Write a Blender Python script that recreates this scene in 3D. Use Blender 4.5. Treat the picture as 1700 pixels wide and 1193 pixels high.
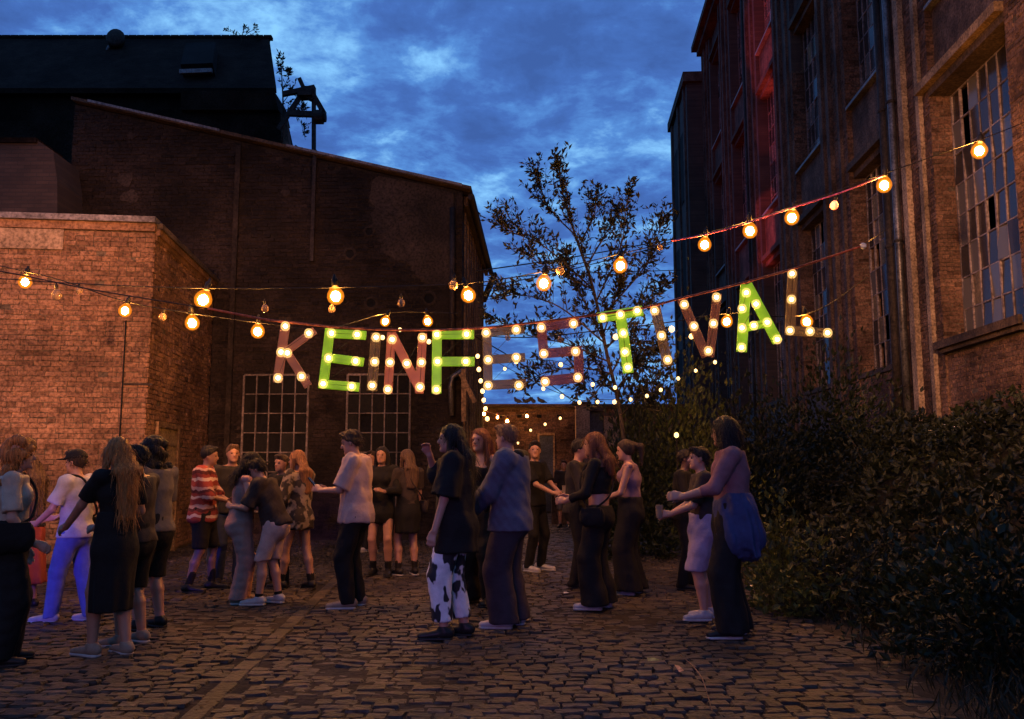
import bpy, bmesh, math, random
import numpy as np
from mathutils import Vector, Matrix
R = math.radians
random.seed(7); RS = np.random.RandomState(5)
for o in list(bpy.data.objects): bpy.data.objects.remove(o)
SC = bpy.context.scene
COL = SC.collection

# ------------------------------------------------------------------ camera
F_PX, CX, CY, HC, HOR = 1450.0, 850.0, 596.5, 1.40, 775.0
PITCH = math.atan((HOR - CY) / F_PX)
cam = bpy.data.cameras.new('camera'); camo = bpy.data.objects.new('camera', cam); COL.objects.link(camo)
cam.sensor_width = 36.0; cam.lens = 36.0 * F_PX / 1700.0
cam.clip_start = 0.05; cam.clip_end = 2000
camo.location = (0, 0, HC); camo.rotation_euler = (math.pi/2 + PITCH, 0, 0)
SC.camera = camo

# ------------------------------------------------------------------ world: dusk sky with broken cloud
W = bpy.data.worlds.new('World'); SC.world = W; W.use_nodes = True
nt = W.node_tree; nt.nodes.clear(); N = nt.nodes.new; L = nt.links.new
wo = N('ShaderNodeOutputWorld'); bg = N('ShaderNodeBackground'); L(bg.outputs[0], wo.inputs[0])
tc = N('ShaderNodeTexCoord'); sp = N('ShaderNodeSeparateXYZ'); L(tc.outputs['Generated'], sp.inputs[0])
def wmath(op, a, b):
    m = N('ShaderNodeMath'); m.operation = op
    for i, v in enumerate((a, b)):
        if isinstance(v, (int, float)): m.inputs[i].default_value = v
        else: L(v, m.inputs[i])
    return m.outputs[0]
den = wmath('ADD', wmath('MAXIMUM', sp.outputs[2], 0.0), 0.16)
cmb = N('ShaderNodeCombineXYZ'); L(wmath('DIVIDE', sp.outputs[0], den), cmb.inputs[0]); L(wmath('DIVIDE', sp.outputs[1], den), cmb.inputs[1])
def wnoise(scale, detail, rough, dist, off):
    mp = N('ShaderNodeMapping'); mp.inputs['Location'].default_value = off; L(cmb.outputs[0], mp.inputs[0])
    n = N('ShaderNodeTexNoise'); n.inputs['Scale'].default_value = scale; n.inputs['Detail'].default_value = detail
    n.inputs['Roughness'].default_value = rough; n.inputs['Distortion'].default_value = dist; L(mp.outputs[0], n.inputs[0]); return n.outputs[0]
def wramp(src, stops):
    r = N('ShaderNodeValToRGB'); L(src, r.inputs[0]); e = r.color_ramp.elements
    while len(e) < len(stops): e.new(0.5)
    for k, (p, c) in enumerate(stops): e[k].position = p; e[k].color = (*c, 1) if len(c) == 3 else c
    return r.outputs[0]
n1 = wnoise(2.6, 10, .63, .2, (3.2, 1.1, 0)); n2 = wnoise(9.0, 8, .62, .3, (7.7, 4.2, 0))
cl = wmath('ADD', wmath('MULTIPLY', n1, .66), wmath('MULTIPLY', n2, .34))
cloud = wramp(cl, [(.38, (.044, .092, .262)), (.47, (.056, .124, .345)), (.535, (.085, .205, .465)), (.63, (.24, .48, .71))])
sky = N('ShaderNodeTexSky'); sky.sky_type = 'NISHITA'; sky.sun_disc = False
sky.sun_elevation = R(1.5); sky.sun_rotation = R(40); sky.air_density = 1.6; sky.ozone_density = 5.0
mx = N('ShaderNodeMixRGB'); mx.blend_type = 'MIX'; mx.inputs[0].default_value = .90
sk = N('ShaderNodeMixRGB'); sk.blend_type = 'MULTIPLY'; sk.inputs[0].default_value = 1; L(sky.outputs[0], sk.inputs[1]); sk.inputs[2].default_value = (.3, .45, .8, 1)
L(sk.outputs[0], mx.inputs[1])
bs = N('ShaderNodeMixRGB'); bs.blend_type = 'MULTIPLY'; bs.inputs[0].default_value = 1; L(cloud, bs.inputs[1]); bs.inputs[2].default_value = (12.6, 14.8, 16.6, 1)
L(bs.outputs[0], mx.inputs[2]); L(mx.outputs[0], bg.inputs[0]); bg.inputs[1].default_value = 0.10

sun = bpy.data.lights.new('sun', 'SUN'); suno = bpy.data.objects.new('sun', sun); COL.objects.link(suno)
sun.energy = 0.02; sun.angle = R(25); sun.color = (.75, .85, 1); suno.rotation_euler = (R(70), 0, R(-40))

AZ = math.atan((940 - 850) / F_PX / math.cos(PITCH)); SDv = Vector((math.sin(AZ), math.cos(AZ), 0)); SNv = Vector((math.cos(AZ), -math.sin(AZ), 0))
# the festival's stage lamps stand behind the photographer: their coloured light is seen on walls and clothes
def stage(name, loc, aim, energy, col, size_deg, blend=.5, radius=.12):
    l = bpy.data.lights.new(name, 'SPOT'); o = bpy.data.objects.new(name, l); COL.objects.link(o)
    l.energy = energy; l.color = col; l.spot_size = R(size_deg); l.spot_blend = blend; l.shadow_soft_size = radius
    o.location = loc; o.rotation_euler = (Vector(aim) - Vector(loc)).to_track_quat('-Z', 'Y').to_euler(); return o
stage('stage_spot_pink', (-3.0, -7.0, 4.6), (-6.8, 13, 3.5), 22000, (1, .40, .195), 27, .8, .25)
stage('stage_spot_pink', (-3.5, -5.5, 3.4), (-1.2, 9.0, 1.4), 550, (1, .30, .20), 48, .9, .2)
stage('stage_spot_violet', (-5.5, -3.5, 1.6), (-4.5, 8.4, .45), 4200, (.16, .07, 1), 9, .6)
stage('stage_spot_violet', (-1.5, -6.0, 2.4), (.4, 8.0, .6), 800, (.46, .20, 1), 26, .9)
for k, (rs_, rh_, re_) in enumerate(((30.6, 9.6, 13000), (29.8, 13.2, 6500), (30.3, 16.4, 22000), (28.6, 20.5, 13000))):
    stage('stage_spot_red', (-1.3, 24.6, 2.2), tuple(SDv*rs_ + SNv*7.0 + Vector((0, 0, rh_))), re_, (1, .10, .10), 10, .35, .03)
stage('stage_spot_red', (-1.3, 24.6, 2.2), tuple(SDv*33.0 + SNv*7.0 + Vector((0, 0, 14))), 2600, (1, .06, .06), 42, .6, .03)
stage('stage_spot_amber', (-1.0, -5.0, 6.0), (9.0, 13.2, 5.0), 24000, (1, .46, .22), 32, .9, .3)

SC.view_settings.view_transform = 'Standard'; SC.view_settings.look = 'None'
SC.view_settings.exposure = 0; SC.view_settings.gamma = 1; SC.view_settings.use_curve_mapping = False
SC.render.engine = 'CYCLES'
cy = SC.cycles; cy.use_denoising = True
try: cy.denoiser = 'OPENIMAGEDENOISE'
except Exception: pass
cy.max_bounces = 5; cy.diffuse_bounces = 2; cy.glossy_bounces = 2; cy.transmission_bounces = 3; cy.transparent_max_bounces = 8
cy.sample_clamp_indirect = 2.0; cy.sample_clamp_direct = 0; cy.caustics_reflective = False; cy.caustics_refractive = False

# ------------------------------------------------------------------ geometry of the photograph
SP, CP = math.sin(PITCH), math.cos(PITCH)
def ray(px, py):
    x = (px - CX) / F_PX; u = -(py - CY) / F_PX
    return Vector((x, CP - u * SP, SP + u * CP))
def gnd(px, py, z=0.0):
    d = ray(px, py); return d * ((z - HC) / d.z) + Vector((0, 0, HC))
def aty(px, py, Y):
    d = ray(px, py); return d * (Y / d.y) + Vector((0, 0, HC))
def onplane(px, py, P0, n):
    d = ray(px, py); c = Vector((0, 0, HC)); return c + d * ((P0 - c).dot(n) / d.dot(n))
def proj(P):
    x, y, z = P[0], P[1], P[2] - HC
    fw = y * CP + z * SP; up = -y * SP + z * CP
    if fw < .1: return (-9999, -9999)
    return (CX + F_PX * x / fw, CY - F_PX * up / fw)
AZ = math.atan((940 - CX) / F_PX / CP)
SD = Vector((math.sin(AZ), math.cos(AZ), 0)); SN = Vector((math.cos(AZ), -math.sin(AZ), 0))   # along the street, and towards the factory
FD = 7.0
def FP(s, n, h): return SD * s + SN * n + Vector((0, 0, h))

# ------------------------------------------------------------------ helpers
def tag(o, label=None, cat=None, group=None, kind=None):
    if label: o['label'] = label
    if cat: o['category'] = cat
    if group: o['group'] = group
    if kind: o['kind'] = kind
    return o
def empty(name, loc=(0, 0, 0), rz=0.0, parent=None):
    o = bpy.data.objects.new(name, None); COL.objects.link(o); o.location = loc; o.rotation_euler = (0, 0, rz)
    o.empty_display_size = .1
    if parent: o.parent = parent
    return o
def link(name, me, parent=None, mat=None):
    o = bpy.data.objects.new(name, me); COL.objects.link(o)
    if parent is not None: o.parent = parent
    if mat is not None and not me.materials: me.materials.append(mat)
    return o
class MB:
    def __init__(s): s.v = []; s.f = []
    def box(s, c, d, rot=None):
        c = Vector(c); b = len(s.v); hx, hy, hz = d[0]/2, d[1]/2, d[2]/2
        for z in (-hz, hz):
            for x, y in ((-hx, -hy), (hx, -hy), (hx, hy), (-hx, hy)):
                p = Vector((x, y, z))
                if rot is not None: p = rot @ p
                s.v.append(c + p)
        s.f += [tuple(b+i for i in q) for q in ((0,3,2,1),(4,5,6,7),(0,1,5,4),(1,2,6,5),(2,3,7,6),(3,0,4,7))]
        return s
    def obox(s, P, a, b, c):   # corner and three edge vectors
        i = len(s.v); P = Vector(P)
        for z in (0, 1):
            for x, y in ((0,0),(1,0),(1,1),(0,1)): s.v.append(P + a*x + b*y + c*z)
        q = ((0,3,2,1),(4,5,6,7),(0,1,5,4),(1,2,6,5),(2,3,7,6),(3,0,4,7))
        if a.cross(b).dot(c) < 0: q = tuple(tuple(reversed(t)) for t in q)
        s.f += [tuple(i+k for k in t) for t in q]; return s
    def bar(s, a, b, w, h=None, up=Vector((0,0,1))):
        a, b = Vector(a), Vector(b); h = h or w; d = (b-a)
        if abs(d.normalized().dot(up)) > .98: up = Vector((0,1,0))
        x = d.cross(up).normalized()*w; y = x.cross(d).normalized()*h
        return s.obox(a - x/2 - y/2, x, y, d)
    def tube(s, pts, r, n=6, r2=None):
        pts = [Vector(p) for p in pts]; m = len(pts); base = len(s.v); last = None
        for i, p in enumerate(pts):
            t = (pts[min(i+1, m-1)] - pts[max(i-1, 0)]).normalized()
            if last is None: last = Vector((0,0,1)) if abs(t.z) < .9 else Vector((1,0,0))
            x = last - t*last.dot(t)
            x.normalize(); y = t.cross(x); last = x
            rr = r if r2 is None else r + (r2-r)*i/(m-1)
            for k in range(n):
                a = 2*math.pi*k/n; s.v.append(p + (x*math.cos(a) + y*math.sin(a))*rr)
        for i in range(m-1):
            for k in range(n):
                k2 = (k+1) % n; s.f.append((base+i*n+k, base+i*n+k2, base+(i+1)*n+k2, base+(i+1)*n+k))
        s.f.append(tuple(base+k for k in reversed(range(n)))); s.f.append(tuple(base+(m-1)*n+k for k in range(n)))
        return s
    def lathe(s, prof, n=12, M=None):
        base = len(s.v); m = len(prof)
        for r, z in prof:
            for k in range(n):
                a = 2*math.pi*k/n; p = Vector((r*math.cos(a), r*math.sin(a), z)); s.v.append(M @ p if M is not None else p)
        for i in range(m-1):
            for k in range(n):
                k2 = (k+1) % n; s.f.append((base+i*n+k, base+i*n+k2, base+(i+1)*n+k2, base+(i+1)*n+k))
        s.f.append(tuple(base+k for k in reversed(range(n)))); s.f.append(tuple(base+(m-1)*n+k for k in range(n))); return s
    def prism(s, poly, ext):
        base = len(s.v); n = len(poly); poly = [Vector(p) for p in poly]
        nn = Vector((0,0,0))
        for i in range(n): nn += poly[i].cross(poly[(i+1) % n])
        if nn.dot(ext) > 0: poly = poly[::-1]
        s.v += poly; s.v += [p+ext for p in poly]
        s.f.append(tuple(base+i for i in range(n))); s.f.append(tuple(base+n+i for i in reversed(range(n))))
        for i in range(n):
            j = (i+1) % n; s.f.append((base+j, base+i, base+n+i, base+n+j))
        return s
    def mesh(s, name='m'):
        me = bpy.data.meshes.new(name); me.from_pydata([tuple(v) for v in s.v], [], s.f); me.update(); return me
    def build(s, name, mat, parent=None, smooth=False):
        me = s.mesh(name); me.materials.append(mat)
        if smooth: me.polygons.foreach_set('use_smooth', [True]*len(me.polygons))
        return link(name, me, parent)
def npmesh(name, V, Fq, mat, parent=None, smooth=True):
    me = bpy.data.meshes.new(name); V = np.asarray(V, np.float32); Fq = np.asarray(Fq, np.int32)
    k = Fq.shape[1]
    me.vertices.add(len(V)); me.vertices.foreach_set('co', V.ravel())
    me.loops.add(Fq.size); me.loops.foreach_set('vertex_index', Fq.ravel())
    me.polygons.add(len(Fq)); me.polygons.foreach_set('loop_start', np.arange(0, Fq.size, k, dtype=np.int32)); me.polygons.foreach_set('loop_total', np.full(len(Fq), k, np.int32))
    me.update(calc_edges=True); me.validate()
    me.polygons.foreach_set('use_smooth', np.full(len(me.polygons), smooth))
    me.materials.append(mat); return link(name, me, parent)
def parent_keep(ch, par):      # par sits at identity-free location: keep world place
    ch.parent = par; ch.matrix_parent_inverse = par_matrix(par).inverted()
def par_matrix(o):
    M = Matrix.LocRotScale(o.location, o.rotation_euler, o.scale)
    if o.parent: M = par_matrix(o.parent) @ o.matrix_parent_inverse @ M
    return M

# ------------------------------------------------------------------ materials
MATS = {}
def pm(name, c1, c2=None, scale=4., rough=.8, bump=0., bscale=None, rnd=0., metal=0., coord='pos', dark=0., emis=None, spec=.14, patt=None, detail=5, darkcol=.25):
    if name in MATS: return MATS[name]
    m = bpy.data.materials.new(name); m.use_nodes = True; t = m.node_tree; b = t.nodes['Principled BSDF']; N = t.nodes.new; L = t.links.new
    c2 = c2 or tuple(x*.7 for x in c1)
    if coord == 'pos': src = N('ShaderNodeNewGeometry').outputs['Position']
    else: src = N('ShaderNodeTexCoord').outputs['Object']
    n = N('ShaderNodeTexNoise'); n.inputs['Scale'].default_value = scale; n.inputs['Detail'].default_value = detail; n.inputs['Roughness'].default_value = .62; L(src, n.inputs[0])
    r = N('ShaderNodeValToRGB'); L(n.outputs[0], r.inputs[0]); e = r.color_ramp.elements
    e[0].position = .34; e[0].color = (*c2, 1); e[1].position = .66; e[1].color = (*c1, 1)
    out = r.outputs[0]
    if patt: out = patt(t, src, out)
    if coord == 'pos' and detail > 1:
        nf = N('ShaderNodeTexNoise'); nf.inputs['Scale'].default_value = 23; nf.inputs['Detail'].default_value = 4; L(src, nf.inputs[0]); ng = N('ShaderNodeTexNoise'); ng.inputs['Scale'].default_value = .9; ng.inputs['Detail'].default_value = 6; L(src, ng.inputs[0])
        for nn_, lo_ in ((nf, .45), (ng, .5)):
            rf = N('ShaderNodeValToRGB'); L(nn_.outputs[0], rf.inputs[0]); rf.color_ramp.elements[0].position = .33; rf.color_ramp.elements[0].color = (lo_, lo_, lo_, 1); rf.color_ramp.elements[1].position = .62; rf.color_ramp.elements[1].color = (1.12, 1.12, 1.12, 1)
            mf = N('ShaderNodeMixRGB'); mf.blend_type = 'MULTIPLY'; mf.inputs[0].default_value = 1; L(out, mf.inputs[1]); L(rf.outputs[0], mf.inputs[2]); out = mf.outputs[0]
    if rnd or dark:
        g = N('ShaderNodeNewGeometry'); oi = N('ShaderNodeObjectInfo'); ad = N('ShaderNodeMath'); ad.operation = 'ADD'; L(g.outputs['Random Per Island'], ad.inputs[0]); L(oi.outputs['Random'], ad.inputs[1])
        fr = N('ShaderNodeMath'); fr.operation = 'FRACT'; L(ad.outputs[0], fr.inputs[0])
        rr = N('ShaderNodeValToRGB'); L(fr.outputs[0], rr.inputs[0]); rr.color_ramp.interpolation = 'LINEAR'; q = rr.color_ramp.elements
        q[0].position = 0; q[0].color = (1-rnd, 1-rnd, 1-rnd*.95, 1); q[1].position = max(.02, 1-dark-.02); q[1].color = (1, 1, 1, 1)
        if dark:
            z = q.new(1-dark); z.color = (darkcol,)*3+(1,)
        mu = N('ShaderNodeMixRGB'); mu.blend_type = 'MULTIPLY'; mu.inputs[0].default_value = 1; L(out, mu.inputs[1]); L(rr.outputs[0], mu.inputs[2]); out = mu.outputs[0]
    L(out, b.inputs['Base Color']); b.inputs['Roughness'].default_value = rough; b.inputs['Metallic'].default_value = metal
    b.inputs['Specular IOR Level'].default_value = spec
    if bump:
        n2 = N('ShaderNodeTexNoise'); n2.inputs['Scale'].default_value = bscale or scale*4; n2.inputs['Detail'].default_value = 6; L(src, n2.inputs[0])
        bp = N('ShaderNodeBump'); bp.inputs['Strength'].default_value = bump; bp.inputs['Distance'].default_value = .02; L(n2.outputs[0], bp.inputs['Height']); L(bp.outputs[0], b.inputs['Normal'])
    if emis: b.inputs['Emission Color'].default_value = (*emis[:3], 1); b.inputs['Emission Strength'].default_value = emis[3]
    MATS[name] = m; return m
def emat(name, col, st):
    if name in MATS: return MATS[name]
    m = bpy.data.materials.new(name); m.use_nodes = True; b = m.node_tree.nodes['Principled BSDF']
    b.inputs['Base Color'].default_value = (.8, .7, .5, 1); b.inputs['Emission Color'].default_value = (*col, 1); b.inputs['Emission Strength'].default_value = st
    MATS[name] = m; return m
def shell_mat(name, col, st, tr, tint=(1, .88, .68)):
    m = bpy.data.materials.new(name); m.use_nodes = True; t = m.node_tree; t.nodes.clear(); N = t.nodes.new
    o = N('ShaderNodeOutputMaterial'); mx = N('ShaderNodeMixShader'); tp = N('ShaderNodeBsdfTransparent'); em = N('ShaderNodeEmission')
    tp.inputs[0].default_value = (*tint, 1); em.inputs[0].default_value = (*col, 1); em.inputs[1].default_value = st
    mx.inputs[0].default_value = 1-tr; t.links.new(tp.outputs[0], mx.inputs[1]); t.links.new(em.outputs[0], mx.inputs[2]); t.links.new(mx.outputs[0], o.inputs[0])
    MATS[name] = m; return m
def glass_mat(name, tint, tr=.35, rough=.06):
    m = bpy.data.materials.new(name); m.use_nodes = True; t = m.node_tree; t.nodes.clear(); N = t.nodes.new
    o = N('ShaderNodeOutputMaterial'); mx = N('ShaderNodeMixShader'); tp = N('ShaderNodeBsdfTransparent'); b = N('ShaderNodeBsdfPrincipled')
    tp.inputs[0].default_value = (.7, .75, .75, 1); b.inputs['Base Color'].default_value = (*tint, 1); b.inputs['Roughness'].default_value = rough; b.inputs['Specular IOR Level'].default_value = .42
    mx.inputs[0].default_value = 1-tr; t.links.new(tp.outputs[0], mx.inputs[1]); t.links.new(b.outputs[0], mx.inputs[2]); t.links.new(mx.outputs[0], o.inputs[0])
    MATS[name] = m; return m
def brick_tex(name, c1, c2, mortar, scale=1., horiz='X'):
    m = bpy.data.materials.new(name); m.use_nodes = True; t = m.node_tree; b = t.nodes['Principled BSDF']; N = t.nodes.new; L = t.links.new
    g = N('ShaderNodeNewGeometry'); s = N('ShaderNodeSeparateXYZ'); L(g.outputs['Position'], s.inputs[0]); c = N('ShaderNodeCombineXYZ')
    L(s.outputs[0 if horiz == 'X' else 1], c.inputs[0]); L(s.outputs[2], c.inputs[1])
    k = N('ShaderNodeTexBrick'); L(c.outputs[0], k.inputs[0]); k.inputs['Scale'].default_value = scale
    k.inputs['Brick Width'].default_value = .25; k.inputs['Row Height'].default_value = .077; k.inputs['Mortar Size'].default_value = .007; k.inputs['Bias'].default_value = -.1
    k.inputs['Color1'].default_value = (*c1, 1); k.inputs['Color2'].default_value = (*c2, 1); k.inputs['Mortar'].default_value = (*mortar, 1)
    n = N('ShaderNodeTexNoise'); n.inputs['Scale'].default_value = 1.3; n.inputs['Detail'].default_value = 7; L(g.outputs['Position'], n.inputs[0])
    mu = N('ShaderNodeMixRGB'); mu.blend_type = 'MULTIPLY'; mu.inputs[0].default_value = .8; L(k.outputs[0], mu.inputs[1])
    r = N('ShaderNodeValToRGB'); L(n.outputs[0], r.inputs[0]); r.color_ramp.elements[0].position = .3; r.color_ramp.elements[0].color = (.35,.33,.32,1); r.color_ramp.elements[1].position = .7
    L(r.outputs[0], mu.inputs[2]); L(mu.outputs[0], b.inputs['Base Color']); b.inputs['Roughness'].default_value = .9
    bp = N('ShaderNodeBump'); bp.inputs['Strength'].default_value = .6; bp.inputs['Distance'].default_value = .01; bp.invert = True; L(k.outputs['Fac'], bp.inputs['Height']); L(bp.outputs[0], b.inputs['Normal'])
    MATS[name] = m; return m

M_brick_a = pm('annex_brick', (.27, .150, .092), (.17, .090, .056), 2.2, .85, .6, 40, .32, dark=.06, darkcol=.5)
M_brick_m = pm('soot_brick', (.030, .0200, .0165), (.012, .0085, .0075), .8, .88, .5, 40, .4, dark=.05, darkcol=.45)
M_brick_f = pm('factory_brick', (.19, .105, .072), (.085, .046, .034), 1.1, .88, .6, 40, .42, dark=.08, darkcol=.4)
M_mortar = pm('mortar', (.12, .09, .065), (.065, .05, .038), 3, .95, .4, 60)
M_mortar_d = pm('sooty_mortar', (.030, .022, .018), (.014, .011, .0095), 2, .95, .4, 60)
M_mortar_f = pm('grey_mortar', (.11, .085, .066), (.05, .04, .033), 2, .95, .4, 60)
M_mortar_l = pm('pale_mortar', (.16, .12, .095), (.09, .07, .056), 2, .95, .4, 60)
M_plaster_f = pm('weathered_plaster', (.115, .075, .060), (.05, .033, .028), 3.2, .92, 1., 14, detail=8)
M_plaster = pm('old_plaster', (.12, .09, .07), (.06, .045, .036), 2.6, .92, .6, 18, detail=8)
M_plaster_s = pm('sooty_plaster', (.038, .027, .022), (.021, .015, .0125), 2.2, .92, .7, 16, detail=8)
M_plaster_p = pm('cream_plaster', (.30, .215, .15), (.17, .115, .08), 3, .9, .5, 20, detail=8)
M_coping = pm('zinc_coping', (.20, .18, .19), (.12, .11, .12), 5, .5, .1, metal=.2)
M_roof = pm('dark_roof_tile', (.022, .0145, .0115), (.011, .0075, .0065), 2.5, .9, .8, 10, spec=.05)
M_soot = pm('soot_wall', (.026, .0165, .0125), (.009, .006, .005), .7, .95, .5, 12, detail=9, spec=.03)
M_sootbt = brick_tex('soot_brick_far', (.055, .032, .024), (.032, .018, .014), (.028, .02, .016))
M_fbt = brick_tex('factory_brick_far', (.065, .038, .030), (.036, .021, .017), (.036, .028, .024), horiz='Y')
M_iron = pm('rusty_iron', (.045, .035, .032), (.022, .018, .017), 8, .7, .3, 50, metal=.4)
M_pipe = pm('zinc_downpipe', (.16, .15, .155), (.075, .07, .075), 3, .42, .15, 20, metal=.6)
M_wood = pm('weathered_wood', (.26, .165, .09), (.13, .08, .045), 6, .8, .5, 30)
M_woodd = pm('dark_timber', (.085, .055, .038), (.04, .027, .02), 6, .85, .5, 30)
M_door = pm('door_paint', (.30, .215, .125), (.20, .14, .08), 5, .65, .3, 30)
M_doorblue = pm('blue_door_paint', (.045, .055, .085), (.028, .033, .05), 4, .5, .2)
M_frame = pm('steel_window_frame', (.27, .215, .22), (.12, .09, .09), 9, .6, .2, metal=.2)
M_framew = pm('pale_window_bar', (.17, .135, .125), (.09, .072, .066), 9, .6, .2)
M_dark = pm('interior_shade', (.010, .009, .010), (.006, .006, .007), 2, .95)  # near-black colour stands for the shade in rooms and openings
M_glass = glass_mat('dusty_glass', (.030, .026, .028), .25, .15)
M_glass2 = glass_mat('milky_glass', (.075, .07, .072), .06, .22)
M_glassd = pm('grimy_glass', (.007, .006, .006), (.004, .004, .004), 5, .5, spec=.06)
M_glass3 = pm('boarded_pane', (.21, .145, .085), (.11, .08, .05), 5, .8)
M_cable = pm('black_cable', (.012, .011, .012), None, 5, .55)
M_cord = pm('red_rope', (.42, .10, .045), (.28, .06, .03), 30, .7)
M_cordp = pm('pink_rope', (.50, .10, .20), (.34, .07, .14), 30, .7)
M_cobble = pm('cobblestone', (.080, .058, .042), (.034, .025, .019), 5.5, .6, .6, 30, .55, dark=.07, darkcol=.4, spec=.22)
M_dirt = pm('joint_dirt', (.042, .031, .022), (.020, .015, .011), 4, .95, .5, 30)
M_slab = pm('smooth_slab', (.17, .14, .118), (.10, .082, .07), 5, .6, .35, 25, .3)
M_soil = pm('embankment_soil', (.018, .014, .008), (.008, .007, .005), 3, .95, .6, 15)
M_bark = pm('bark', (.055, .043, .034), (.028, .022, .018), 9, .9, .6, 40)
def leafmat(name, c, tr=.3, rnd=.5):
    m = pm(name, c, tuple(x*.6 for x in c), 1.5, .55, rnd=rnd, spec=.3); t = m.node_tree; b = t.nodes['Principled BSDF']
    o = t.nodes['Material Output']; tl = t.nodes.new('ShaderNodeBsdfTranslucent'); mx = t.nodes.new('ShaderNodeMixShader'); mx.inputs[0].default_value = tr
    src = b.inputs['Base Color'].links[0].from_socket; t.links.new(src, tl.inputs[0]); t.links.new(b.outputs[0], mx.inputs[1]); t.links.new(tl.outputs[0], mx.inputs[2]); t.links.new(mx.outputs[0], o.inputs[0]); return m
M_leaf_tree = leafmat('tree_leaf', (.020, .024, .013))
M_leaf_lit = leafmat('lit_shrub_leaf', (.13, .15, .028))  # yellow bulb light is put into this brighter leaf colour
M_leaf_dark = leafmat('dark_leaf', (.022, .032, .011))
M_leaf_ivy = leafmat('ivy_leaf', (.026, .033, .012))
M_grass = leafmat('dry_grass', (.034, .030, .013))
M_white = pm('white_sheet', (.62, .62, .64), (.45, .45, .48), 6, .6)

# light sources, and shells that put halo glow around them
BULB_W = emat('warm_bulb_glow', (1, .49, .13), 2900)
BULB_WH = emat('warm_bulb_filament', (1, .72, .38), 40)
BULB_L = emat('letter_bulb_glow', (1, .72, .36), 60)
BULB_F = emat('fairy_bulb_glow', (1, .60, .20), 3.2)
BULB_R = emat('red_bulb_glow', (1, .05, .03), 1.6)
SHELL = shell_mat('amber_glass_halo', (1, .27, .015), 1.5, .66)  # bulb glass with an orange halo put in as emission
SHELL2 = shell_mat('inner_bulb_halo', (1, .42, .05), 3.0, .60)  # added shell, no bulb part: its emission softens the halo
SHELL_L = shell_mat('letter_glass_halo', (1, .62, .22), 1.7, .58)  # letter bulb glass, its warm ring put in as emission
M_unlit = glass_mat('unlit_bulb_glass', (.25, .17, .12), .55, .1)
M_socket = pm('bulb_socket', (.015, .013, .013), None, 5, .5)

# ------------------------------------------------------------------ brick and stone layers
BOXF = np.array([[0,1,2,3],[0,4,5,1],[1,5,6,2],[2,6,7,3],[3,7,4,0]])      # front and four sides, the back lies in the mortar
def unit_brick(mat):
    m = MB(); jb = lambda: random.uniform(-.022, .022)
    v = [(-.5,1,-.5),(.5,1,-.5),(.5,1,.5),(-.5,1,.5),(-.5,0,-.5),(.5,0,-.5),(.5,0,.5),(-.5,0,.5)]
    m.v = [Vector((p[0]+jb(), p[1], p[2]+2.6*jb())) for p in v]; m.f = [tuple(q) for q in BOXF.tolist()]; me = m.mesh('brick'); me.materials.append(mat); return me
UB = {}
def bricks(wall, P0, u, n, Wd, z0, z1, mat, keep=None, nparts=0, want=None, L=.24, Hb=.065, J=.012, proud=.012, header=3, miss=.004, tilt=.004):
    """lay courses on the face P0 + u*a + z*b, outward normal n; the nparts nearest in the picture become objects of their own"""
    u = Vector(u).normalized(); n = Vector(n).normalized(); P0 = Vector(P0)
    C = []; row = 0; z = z0
    while z + Hb <= z1 + 1e-6:
        ln = .115 if header and row % header == header-1 else L
        x = -(ln/2 + J/2) * (row % 2)
        while x < Wd - .02:
            a0, a1 = max(0, x), min(Wd, x + ln)
            if a1 - a0 > .03: C.append((.5*(a0+a1), z + Hb/2, a1-a0, Hb))
            x += ln + J
        z += Hb + J; row += 1
    C = np.array(C); C = C[RS.rand(len(C)) > miss]
    if keep is not None: C = C[[bool(keep(a, b)) for a, b in C[:, :2]]]
    ctr = np.array(P0)[None] + np.outer(C[:, 0], u) + np.outer(C[:, 1], (0, 0, 1))
    pick = np.zeros(len(C), bool)
    if nparts:
        d = np.linalg.norm(ctr - np.array([0, 0, HC]), axis=1)
        pr = [proj(c) for c in ctr]
        ok = np.array([(0 < q[0] < 1700 and 0 < q[1] < 1190 and (want is None or want(q[0], q[1]))) for q in pr])
        idx = np.argsort(np.where(ok, d, 1e9))[:nparts]; pick[idx] = ok[idx]
    pj = proud * (.45 + .9 * RS.rand(len(C)))
    key = mat.name
    if key not in UB: UB[key] = [unit_brick(mat) for _ in range(6)]
    for i in np.where(pick)[0]:
        o = bpy.data.objects.new('brick', UB[key][i % 6]); COL.objects.link(o); o.parent = wall
        a = u * (C[i, 2]); b = n * pj[i]; c = Vector((0, 0, C[i, 3])) + u * random.gauss(0, tilt)
        Mx = Matrix(((a.x, b.x, c.x, ctr[i, 0]), (a.y, b.y, c.y, ctr[i, 1]), (a.z, b.z, c.z, ctr[i, 2]), (0, 0, 0, 1)))
        o.matrix_parent_inverse = par_matrix(wall).inverted(); o.matrix_basis = Mx
    K = np.where(~pick)[0]
    if len(K):
        un = np.array([(-.5,1,-.5),(.5,1,-.5),(.5,1,.5),(-.5,1,.5),(-.5,0,-.5),(.5,0,-.5),(.5,0,.5),(-.5,0,.5)])
        V = (ctr[K][:, None, :] + un[None, :, 0, None] * C[K, 2][:, None, None] * np.array(u) + un[None, :, 1, None] * pj[K][:, None, None] * np.array(n)
             + un[None, :, 2, None] * C[K, 3][:, None, None] * np.array((0, 0, 1.)))
        V += RS.normal(0, .0042, V.shape)
        Fq = (BOXF[None] + (np.arange(len(K)) * 8)[:, None, None]).reshape(-1, 4)
        o = npmesh('brick_courses', V.reshape(-1, 3), Fq, mat, None, False); o['kind'] = 'stuff'
        parent_keep(o, wall)
    return int(pick.sum())

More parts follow.
